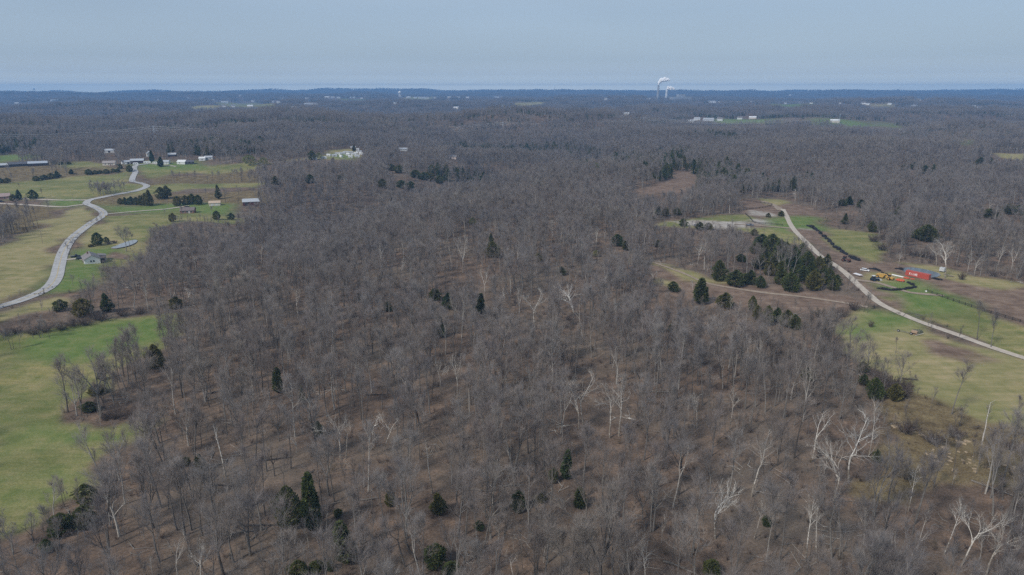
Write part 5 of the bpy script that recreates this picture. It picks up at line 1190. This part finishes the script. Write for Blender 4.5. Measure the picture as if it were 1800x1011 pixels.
def wires(a, c, label):
    o = MB(); A, ra, h = a; B, rb, h2 = c
    for s in (-1, 1):
        for dz in (-.14, 0, .13):
            pa = A + Vector((math.cos(ra + math.pi / 2) * s * h * .17, math.sin(ra + math.pi / 2) * s * h * .17, dz * h)); pb = B + Vector((math.cos(rb + math.pi / 2) * s * h2 * .17, math.sin(rb + math.pi / 2) * s * h2 * .17, dz * h2))
            sag = (pb - pa).length * .022; pts = [pa.lerp(pb, t / 24) - Vector((0, 0, sag * 4 * (t / 24) * (1 - t / 24))) for t in range(25)]
            o.tube(pts, [.09] * 25, 4)
    ob = o.build("power_line", S("glint_toned_wire", (.62, .62, .60), rough=.4, var=.02)); tag(ob, label, "power line", "power line wires")  # whitish wire colour stands in for the glint along the wires
wires(PY[0], PY[1], "bright wires sagging from the village pylon"); wires(PY[0], PY[4], "wires from the village pylon across the woods"); wires(PY[4], PY[2], "wires between the two mid-wood pylons"); wires(PY[2], PY[3], "wires from the chimney-side pylon to the green field's")
P = at(703, 171); h = tall(P, 160); o = empty("water_tower", P, 0); tag(o, "white water tower above the far hamlet", "water tower"); r_ = h * .24; WT = S("tower_white", (.78, .79, .80), var=.03)
for k in range(6):
    a = k * math.pi / 3; MB().tube([(math.cos(a) * r_ * .9, math.sin(a) * r_ * .9, -1), (math.cos(a) * r_ * .7, math.sin(a) * r_ * .7, h * .68)], [.9, .8], 6).build("leg", WT, o)
MB().lathe([(r_ * .15, h * .56), (r_ * .75, h * .62), (r_, h * .72), (r_, h * .84), (r_ * .8, h * .93), (r_ * .3, h * .99), (.1, h)], 20).build("tank", WT, o, True); MB().tube([(0, 0, 0), (0, 0, h * .6)], [1.6, 1.6], 8).build("riser", WT, o); clear_box(699, 158, 707, 169)
for px, py, ty, lab, c in ((61, 163, 155.5, "tiny dark water tower on the horizon's hazy end", (.2, .22, .26)), (1420, 165, 158, "tiny pale water tower on the horizon past the chimney", (.75, .78, .8))):
    P = at(px, py); h = tall(P, ty); o = empty("water_tower", P, 0); tag(o, lab, "water tower", "horizon water towers"); m = S("tower_%.2f" % c[0], c)
    MB().tube([(0, 0, -2), (0, 0, h * .75)], [h * .05, h * .045], 8).build("shaft", m, o); MB().lathe([(h * .06, h * .7), (h * .22, h * .8), (h * .22, h * .92), (h * .05, h)], 16).build("tank", m, o)
P = at(975, 170); h = tall(P, 149); o = empty("radio_mast", P, 0); tag(o, "thin radio mast rising over the horizon woods", "mast"); MB().tube([(0, 0, 0), (0, 0, h)], [1.6, 1.1], 5).build("mast", S("mast_grey", (.16, .17, .2)), o)
b = MB()
for k in range(3):
    a = k * 2.094; b.tube([(math.cos(a) * h * .3, math.sin(a) * h * .3, 0), (0, 0, h * .8)], [.12, .12], 3)
b.build("guy_wires", LAT, o)
# power station: chimney, smoke, steam
P = at(1156, 177); h = tall(P, 150.5); o = empty("chimney_stack", P, 0); tag(o, "tall grey power-station chimney on the horizon", "chimney")
MB().lathe([(11, -3), (9.5, h * .3), (8, h * .7), (7.2, h)], 20).build("shaft", S("chimney_concrete", (.30, .31, .33), var=.06), o, True); MB().lathe([(7.4, h - 5), (7.6, h - 2), (7.6, h + .3), (6, h + .5)], 20).build("rim", S("dark_metal", (.05, .05, .05)), o)
for k in (.35, .7): MB().lathe([(10.6 - 3 * k, h * k - 1), (10.9 - 3 * k, h * k), (10.6 - 3 * k, h * k + 1)], 20).build("gallery", LAT, o)
for dx in (-160, 30): pass
B = P + Vector((0, 0, 0))
bo = empty("boiler_house", P + Vector((150, -60, 0)), .2); tag(bo, "grey boiler house beside the tall chimney", "power station"); MB().box(-70, 70, -30, 30, -4, 26).build("main_hall", S("hall_grey", (.30, .31, .33), var=.06), bo); MB().box(-25, 25, -20, 20, 26.01, 44).build("boiler_tower", S("hall_grey", (.30, .31, .33), var=.06), bo)
P2 = at(1171, 176.5); h2 = tall(P2, 157.5); o = empty("cooling_stack", P2, 0); tag(o, "shorter pale stack right of the tall chimney", "chimney"); MB().lathe([(13, -3), (9, h2 * .5), (8, h2 * .8), (9, h2)], 20).build("shaft", S("stack_pale", (.55, .57, .6)), o, True); MB().lathe([(9.1, h2 - 3), (9.4, h2), (8, h2 + .4)], 20).build("rim", LAT, o)
def smoke(name, puffs, label):
    """billows: many lumpy overlapping puffs merged into one cloud"""
    b = MB(); g = random.Random(5)
    for c, r in puffs:
        s0 = g.uniform(0, 9); nu, nv = 22, 12; vs = []; fs = []
        for j in range(nv + 1):
            th = math.pi * j / nv
            for i in range(nu):
                a = 2 * math.pi * i / nu; q = Vector((math.sin(th) * math.cos(a), math.sin(th) * math.sin(a), math.cos(th)))
                k = 1 + .13 * math.sin(3.1 * q.x + s0) * math.cos(4.3 * q.z + s0) + .10 * math.sin(7 * q.x + 5 * q.z + s0) + .05 * math.sin(13 * q.z + 11 * q.x)
                vs.append(c + q * r * k)
        for j in range(nv):
            for i in range(nu): fs.append((j * nu + i, (j + 1) * nu + i, (j + 1) * nu + (i + 1) % nu, j * nu + (i + 1) % nu))
        b.add(vs, fs)
    o = b.build(name, None, None, True)
    m = bpy.data.materials.new(name + "_vapour"); m.use_nodes = True; n = m.node_tree; p = n.nodes["Principled BSDF"]
    p.inputs["Base Color"].default_value = (.95, .95, .95, 1); p.inputs["Roughness"].default_value = 1; p.inputs["Specular IOR Level"].default_value = 0
    o.data.materials.append(m); return tag(o, label, kind="stuff")
u = Vector((P.y, -P.x, 0)).normalized(); d_ = 1 / scale_at(P)           # d_: metres per photo pixel at that distance
T0 = P + Vector((0, 0, h)); g = random.Random(8); PF = []
for t in np.linspace(0, 1, 26):
    x = 1.2 * t + 15.5 * t * t; z = 11.5 * (1 - (1 - t) ** 2.2) - 1.5 * t * t; r0 = .7 + 3.6 * math.sin(math.pi * min(1, t * .72 + .06)) * (1 - .25 * t)
    for _ in range(2 if t < .25 else 3): PF.append((T0 + (u * (x + g.gauss(0, .35 * r0 * t)) + Vector((0, 0, z + g.gauss(0, .28 * r0)))) * d_, r0 * g.uniform(.45, .8) * d_))
smoke("smoke", PF, "white smoke plume bending from the tall chimney")
d2 = 1 / scale_at(P2); T1 = P2 + Vector((0, 0, h2)); PF = []
for k in range(24): PF.append((T1 + (u * (5 + g.gauss(0, 2.3)) + Vector((0, 0, 2.6 + g.gauss(0, 1.3)))) * d2, g.uniform(.9, 1.9) * d2))
for t in np.linspace(0, 1, 8): PF.append((T1 + (u * 4 * t + Vector((0, 0, .5 + 1.5 * t))) * d2, (.6 + 1.0 * t) * d2))
smoke("steam", PF, "white steam cloud above the shorter stack")

# ------------------------------------------------------------------ fallen logs, shrubs, rock outcrops
LB5 = []
for i, (px, py, L, phi) in enumerate([(485, 808, 9, 80), (585, 800, 8, 60), (465, 925, 12, 70), (560, 895, 10, 100), (1222, 635, 9, 60), (1298, 632, 8, 95), (945, 705, 7, 88), (1165, 690, 8, 92), (1220, 940, 6, 45), (1200, 1002, 9, 70), (720, 970, 7, 20), (1265, 868, 10, 110), (385, 855, 8, 55), (420, 938, 8, 75), (660, 695, 7, 75), (830, 862, 9, 70), (380, 690, 7, 90), (1350, 870, 8, 88), (1465, 803, 9, 80), (1745, 860, 10, 75), (1600, 668, 5, 100), (900, 855, 7, 95), (1030, 688, 6, 90), (640, 880, 6, 85)]):
    P = at(px, py); b = MB(); g = random.Random(i); pts = [Vector((-L / 2 + L * k / 4, g.gauss(0, .15), .22 + .25 * k / 4 + g.gauss(0, .06))) for k in range(5)]; b.tube(pts, [.24, .22, .19, .15, .09], 6)
    for _ in range(4): q = pts[g.randint(2, 4)]; b.tube([q, q + Vector((g.uniform(.2, 1.4), g.uniform(-1.2, 1.2), g.uniform(.1, .9)))], [.06, .02], 4)
    o = b.build("fallen_log", S("dead_wood_%d" % (i % 2), [(.065, .054, .046), (.17, .15, .13)][i % 2], var=.25)); o.location = P; o.rotation_euler = (0, 0, facing(P, phi)); tag(o, None, "log", "fallen logs on the woodland floor"); LB5.append((o, ["dark fallen log", "pale fallen log"][i % 2], px, py))
label_all(LB5)
SHR = [brush_gen(860 + i, H=3.0, n=34, tw=16, w=.05, L=.9) for i in range(3)]; SHR_MESH = [t.meshes("shrub", M["bark"], M["brush"]) for t in SHR]
LB6 = []
for i, (px, py, k, wd) in enumerate([(205, 736, 1.3, 1.6), (185, 738, 1.0, 1.4), (228, 735, 1.1, 1.5), (165, 722, 1.1, 1.2), (1555, 690, 1.5, 1.5), (1585, 700, 1.6, 1.2), (1570, 682, 1.5, 1.4), (1590, 688, 1.4, 1.3), (1592, 762, 1.3, 1.5), (1600, 755, 1.2, 1.4), (1548, 672, 1.4, 1.3), (60, 588, 1.0, 2.0), (110, 580, 1.1, 2.0), (30, 586, 1.0, 2.0), (150, 572, 1.2, 2.0), (180, 564, 1.1, 2.0), (215, 556, 1.2, 1.8), (245, 552, 1.1, 1.8), (80, 584, 1.1, 1.9),
                                  (128, 574, 1.2, 1.7), (164, 560, 1.2, 1.6), (10, 590, 1.0, 1.7), (1690, 492, 1.3, 1.0), (1745, 486, 1.3, 1.2), (1635, 455, 1.4, 1.6), (1620, 452, 1.4, 1.6), (1605, 450, 1.5, 1.6), (1550, 440, 1.6, 1.8), (1535, 425, 1.6, 1.6), (202, 428, .8, 1.5), (192, 430, .8, 1.4), (1460, 565, 1.4, 1.8), (1478, 556, 1.4, 1.8), (1442, 558, 1.4, 1.6), (1500, 545, 1.3, 1.6), (1530, 575, 1.0, .9), (1640, 780, 1.2, 2.0), (1680, 770, 1.0, 1.8), (1780, 790, 1.1, 2.0), (1590, 840, 1.2, 2.0), (147, 462, .5, 1.0), (179, 462, .7, 1.4)]):
    P = at(px, py); a, b = SHR_MESH[i % 3]; o = empty("shrub", P, i * 1.7); o.scale = (k * wd, k * wd, k); link(bpy.data.objects.new("stem", a), o); link(bpy.data.objects.new("crown", b), o)
    tag(o, None, "shrub", "brown leafless shrubs"); LB6.append((o, "brown leafless shrub", px, py)); SPECIAL.append((P.x, P.y, 2))
label_all(LB6, MARKS + [(60, 586, "the shrub strip's end below the road"), (150, 570, "the shrub strip's middle"), (225, 556, "the shrub strip's wooded end"), (1590, 758, "the orange eroded bank"), (1745, 486, "the brown field's wooded edge"), (1620, 452, "the pond's upper bank"), (1540, 432, "the green strip's end"), (1470, 560, "the woods' corner by the farm road"), (1680, 775, "the rough slope's middle"), (1780, 790, "the rough slope's edge"), (163, 462, "the white house")])
RKM = S("tan_rock", (.30, .23, .15), var=.25, scale=2); LB7 = []
def rock_mesh(seed):
    g = random.Random(seed); me = bpy.data.meshes.new("rock"); bm = bmesh.new(); bmesh.ops.create_icosphere(bm, subdivisions=2, radius=1)
    for v in bm.verts: k = 1 + .3 * math.sin(3 * v.co.x + seed) * math.cos(2.6 * v.co.y + seed) + g.uniform(-.1, .1); v.co = Vector((v.co.x * k * 1.3, v.co.y * k, v.co.z * k * .45))
    bm.to_mesh(me); bm.free(); me.materials.append(RKM); return me
RK = [rock_mesh(i) for i in range(4)]; g = random.Random(4)
for i in range(46):
    if i < 26: px, py = 1622 + g.uniform(0, 80) + i, 796 + g.uniform(-8, 14) + i * .8
    elif i < 38: px, py = 1690 + g.uniform(0, 100), 815 + g.uniform(-6, 16)
    else: px, py = [(1619, 764), (1686, 777), (1692, 779), (1700, 776), (1660, 788), (1572, 750), (1640, 801), (1735, 822)][i - 38]
    P = at(px, py); o = link(bpy.data.objects.new("rock", RK[i % 4])); o.location = P; k = g.uniform(.18, .55) if i < 38 else .85; o.scale = (k, k, k); o.rotation_euler = (0, 0, g.uniform(0, 6.28)); tag(o, None, "rock", "tan rocks on the rough slope"); LB7.append((o, "tan rock slab", px, py))
label_all(LB7, [(1619, 764, "the bright yellow boulder"), (1690, 778, "the tan boulders"), (1572, 750, "the orange eroded bank"), (1640, 800, "the rubble band's upper end"), (1670, 808, "the rubble band's middle"), (1710, 818, "the white snag's foot"), (1745, 822, "the rubble band past the snag"), (1780, 824, "the rubble band's far end")])
X, Y = jitter_grid(-1250, 1250, 40, 1560, 6.3, 76, 1500)
X2, Y2 = jitter_grid(-320, 320, 40, 340, 17.0, 76, 330); X = np.concatenate([X, X2]); Y = np.concatenate([Y, Y2])
Hs = nrng.uniform(.74, 1.13, len(X)) * (1 - .0 * X); Hs *= np.where(nrng.random(len(X)) < .18, .68, 1.0)
k, Z = free(X, Y, Hs * 20)
dens = fbm(X / 45, Y / 45, 41, 2); k &= nrng.random(len(X)) < np.clip(.86 + dens * .55, .45, 1)
WX, WY, WZ, WS = X[k], Y[k], Z[k], Hs[k]
zone = fbm(WX / 70, WY / 70, 55, 2)
WV = (np.floor((zone * .9 + .5 + nrng.uniform(-.42, .42, len(WX))) * 12).astype(int)) % 12
WR = nrng.uniform(0, 6.283, len(WX)); WW = nrng.uniform(.92, 1.4, len(WX))

qx, qy, _ = proj(WX, WY, WZ); WS = np.where((qx < 170 - (qy - 850) * .35) & (qy > 840), WS * .6, WS)      # low scrubby growth at the field's foot
# trees standing alone in the fields and along hedges, then everything else in the woods
k2 = np.ones(len(WX), bool)
for f in (.3, .5, .72, .95):
    px, py, _ = proj(WX, WY, WZ + WS * 20 * f); ix = np.clip(np.round(px).astype(int), 0, 1799); iy = np.clip(np.round(py).astype(int), 0, 1010)
    k2 &= ~(CLEAR2[iy, ix] & (nrng.random(len(WX)) < .96))
for x, y, r in SPECIAL: k2 &= (WX - x) ** 2 + (WY - y) ** 2 > r * r * .5
WX, WY, WZ, WS, WV, WR, WW = [a[k2] for a in (WX, WY, WZ, WS, WV, WR, WW)]
LONE = [(20,615,575,1),(24,614,578,6),(35,612,582,7),(59,595,560,9),(71,594,552,5),(75,594,560,6),(88,595,558,2),(102,586,566,6),(129,503,480,3),(222,442,390,5),(229,438,396,1),(236,436,404,6),(264,430,396,8),
        (1518,548,506,4),(1525,550,512,6),(1535,662,632,1),(1592,690,648,7),(1538,650,618,3),(1710,812,768,6),(1784,760,690,6),(1660,800,742,0),(1675,830,760,6),(1640,858,790,9),(1762,880,830,8),(1575,620,590,2),
        (158,330,318,10),(170,338,320,4),(180,340,318,4),(188,341,317,5),(196,341,318,4),(204,340,318,5),(212,338,320,4),(220,335,319,4),(176,342,326,10),(192,342,326,10),(34,330,320,8),(75,346,330,1),(360,360,346,1),(290,384,366,6),(322,382,360,2),(372,384,360,2),
        (215,655,612,4),(228,650,606,9),(240,648,600,1),(205,668,612,2),(190,690,640,5),(222,688,618,4),(235,676,630,9),(250,660,598,5),(200,705,648,1),(182,712,662,8),(255,690,640,6),(170,716,668,7),(266,655,612,0),
        (345,752,700,3),(292,760,716,8),(340,800,728,1),(300,850,770,0),(268,862,790,5),(200,870,800,7),(312,932,812,9),(232,850,800,10),(190,862,812,4),(120,880,862,6),(105,960,905,3),(150,945,895,3),(440,975,838,8),(1056,1040,836,10)]
crng = random.Random(3)
for _ in range(34):
    u = crng.random(); LONE.append((160 + 62 * u + crng.uniform(-3, 3), 334 + 8 * (1 - abs(u - .4)) + crng.uniform(-5, 4), 0, crng.choice([4, 5, 10, 1, 2])))
LONE = [c if c[2] else (c[0], c[1], c[1] - crng.uniform(15, 24), c[3]) for c in LONE]
lp = [at(a, b) for a, b, c, d in LONE]
lh = np.array([tall(p, c[2]) for p, c in zip(lp, LONE)])
lv = np.array([c[3] for c in LONE]); ls = lh / np.array([NEAR_H[v] for v in lv])
NL = len(LONE)
WX = np.concatenate([[p.x for p in lp], WX]); WY = np.concatenate([[p.y for p in lp], WY]); WZ = np.concatenate([[p.z for p in lp], WZ])
WS = np.concatenate([ls, WS]); WV = np.concatenate([lv, WV]); WR = np.concatenate([nrng.uniform(0, 6.28, NL), WR]); WW = np.concatenate([np.full(NL, 1.3), WW])
# choose the trees that show largest; the rest of the woods is one object
bx, by, dep = proj(WX, WY, WZ); tx, ty, _ = proj(WX, WY, WZ + WS * 20)
shown = np.clip(by, 0, 1011) - np.clip(ty, 0, 1011); shown[(bx < 8) | (bx > 1792) | (ty > 985)] = 0
order = np.argsort(-shown * 1.0)
chosen = order[:300]
chosen = order[:300]
rest = np.ones(len(WX), bool); rest[chosen] = False
LOOK = ["tall grey leafless tree", "oval-crowned grey bare tree", "tall short-crowned bare tree", "spreading grey bare tree", "two-stemmed grey bare tree", "three-stemmed grey bare tree", "slender grey bare tree", "leaning two-stemmed bare tree", "broad low-branching bare tree", "leaning grey bare tree", "low many-stemmed bare tree", "thinly twigged bare tree"]
for q in chosen:
    v = int(WV[q]); s_ = float(WS[q]); o = empty("bare_tree", (WX[q], WY[q], WZ[q] - .1), float(WR[q])); o.scale = (s_ * WW[q], s_ * WW[q], s_)
    a, b = NEAR_MESH[v]; link(bpy.data.objects.new("trunk", a), o); link(bpy.data.objects.new("crown", b), o)
    tag(o, None, "tree", "bare grey trees of the woods")
    LABELS.append((o, ("small " if s_ < .72 and "small" not in LOOK[v] else "") + LOOK[v], float(bx[q]), float((by[q] + ty[q]) / 2)))
CL = [clump("woodland_patch_%d" % i, 500 + i, 46, 34, es) for i, es in enumerate((0.02, 0.03, 0.05, 0.02, 0.30))]
CLP = []; 
for cell, r0, r1, sx, sz in ((40, 1480, 4200, 1.0, 1.0), (58, 4150, 9500, 1.35, 1.0), (95, 9400, 13800, 2.2, 1.05)):
    X, Y = jitter_grid(-r1, r1, 0, r1, cell, r0, r1, R(44))
    k, Z = free(X, Y, np.full(len(X), 16.0 * sz), fr=(.1, .3, .5, .7, .9), thr=.2)
    X, Y, Z = X[k], Y[k], Z[k]
    ev = fbm(X / 500, Y / 350, 91, 2)
    v = nrng.integers(0, 4, len(X)); v[(ev > .30) & (nrng.random(len(X)) < .7)] = 4
    sc = nrng.uniform(.8, 1.15, len(X)) * sz
    CLP.append((np.stack([X, Y, Z], 1), v + 12, np.stack([np.full(len(X), sx), np.full(len(X), sx), sc], 1)))
P = np.concatenate([np.stack([WX, WY, WZ], 1)[rest]] + [c[0] for c in CLP])
V_ = np.concatenate([WV[rest]] + [c[1] for c in CLP])
S_ = np.concatenate([np.stack([WS * WW, WS * WW, WS], 1)[rest]] + [c[2] for c in CLP])
rr_ = np.hypot(P[:, 0], P[:, 1]); evn = fbm(P[:, 0] / 210, P[:, 1] / 150, 133, 2)
swap = (V_ < 12) & (rr_ > 560) & (evn > .22) & (nrng.random(len(P)) < .55)            # evergreen groups among the far bare trees
V_[swap] = 17 + nrng.integers(0, 3, swap.sum()); S_[swap] *= nrng.uniform(.7, 1.1, swap.sum())[:, None]
Rt = np.zeros((len(P), 3)); Rt[:, 2] = nrng.uniform(0, 6.283, len(P))
scatter("bare_woodland", [t.joined("woodland_tree_%02d" % i, M["bark"], M["twig"]) for i, t in enumerate(NEAR)] + CL + [evergreen(960 + i, 15, 2.9, sh, n=420, leaf=1.1).joined("wood_evergreen_%d" % i, M["ever_trunk"], M["ever"]) for i, sh in enumerate(("oval", "cone", "oval"))], P, V_, Rt, S_, "leafless grey woodland covering the hills to the horizon")

# undergrowth: brush, saplings
X, Y = jitter_grid(-520, 520, 60, 640, 3.4, 74, 640)
k, Z = free(X, Y, np.full(len(X), 3.0), fr=(.2,), thr=.45, rough_keep=.45)
den = fbm(X / 22, Y / 22, 61, 2); k &= nrng.random(len(X)) < np.clip(.50 + den * 1.2, .08, 1)
X, Y, Z = X[k], Y[k], Z[k]; n = len(X)
v = nrng.choice(9, n, p=[.14, .14, .13, .12, .12, .12, .11, .06, .06]); sc = np.where(v < 3, nrng.uniform(.35, 1.0, n), nrng.uniform(.5, 1.25, n))
Rt = np.zeros((n, 3)); Rt[:, 2] = nrng.uniform(0, 6.283, n)
scatter("undergrowth", [brush_gen(300 + i).joined("brush_%d" % i, M["brush"], M["brush"]) for i in range(3)] + [sapling_gen(310 + i).joined("sapling_%d" % i, M["bark"], M["twig"]) for i in range(4)] + [sticks_gen(330 + i).joined("dead_sticks_%d" % i, M["bark"], M["bark"]) for i in range(2)],
        np.stack([X, Y, Z], 1), v, Rt, np.stack([sc] * 3, 1), "low brush and saplings on the woodland floor")
label_all(LABELS)

# ------------------------------------------------------------------ air between here and the horizon
def haze():
    m = bpy.data.materials.new("haze_air"); m.use_nodes = True; n = m.node_tree
    n.nodes.remove(n.nodes["Principled BSDF"])
    v = n.nodes.new("ShaderNodeVolumePrincipled"); v.inputs["Color"].default_value = (0.23, 0.48, 0.88, 1); v.inputs["Density"].default_value = HAZE
    v.inputs["Anisotropy"].default_value = 0.0
    n.links.new(v.outputs[0], n.nodes["Material Output"].inputs["Volume"])
    b = MB().box(-14300, 14300, -800, 14300, -140, TOP)
    tag(b.build("haze", m), "thin blue haze over the far hills", kind="stuff")
HAZE = 1.3e-4
TOP = max(max(v.co.z for v in bpy.data.objects[n_].data.vertices) for n_ in ('smoke', 'steam')) + 4
haze()
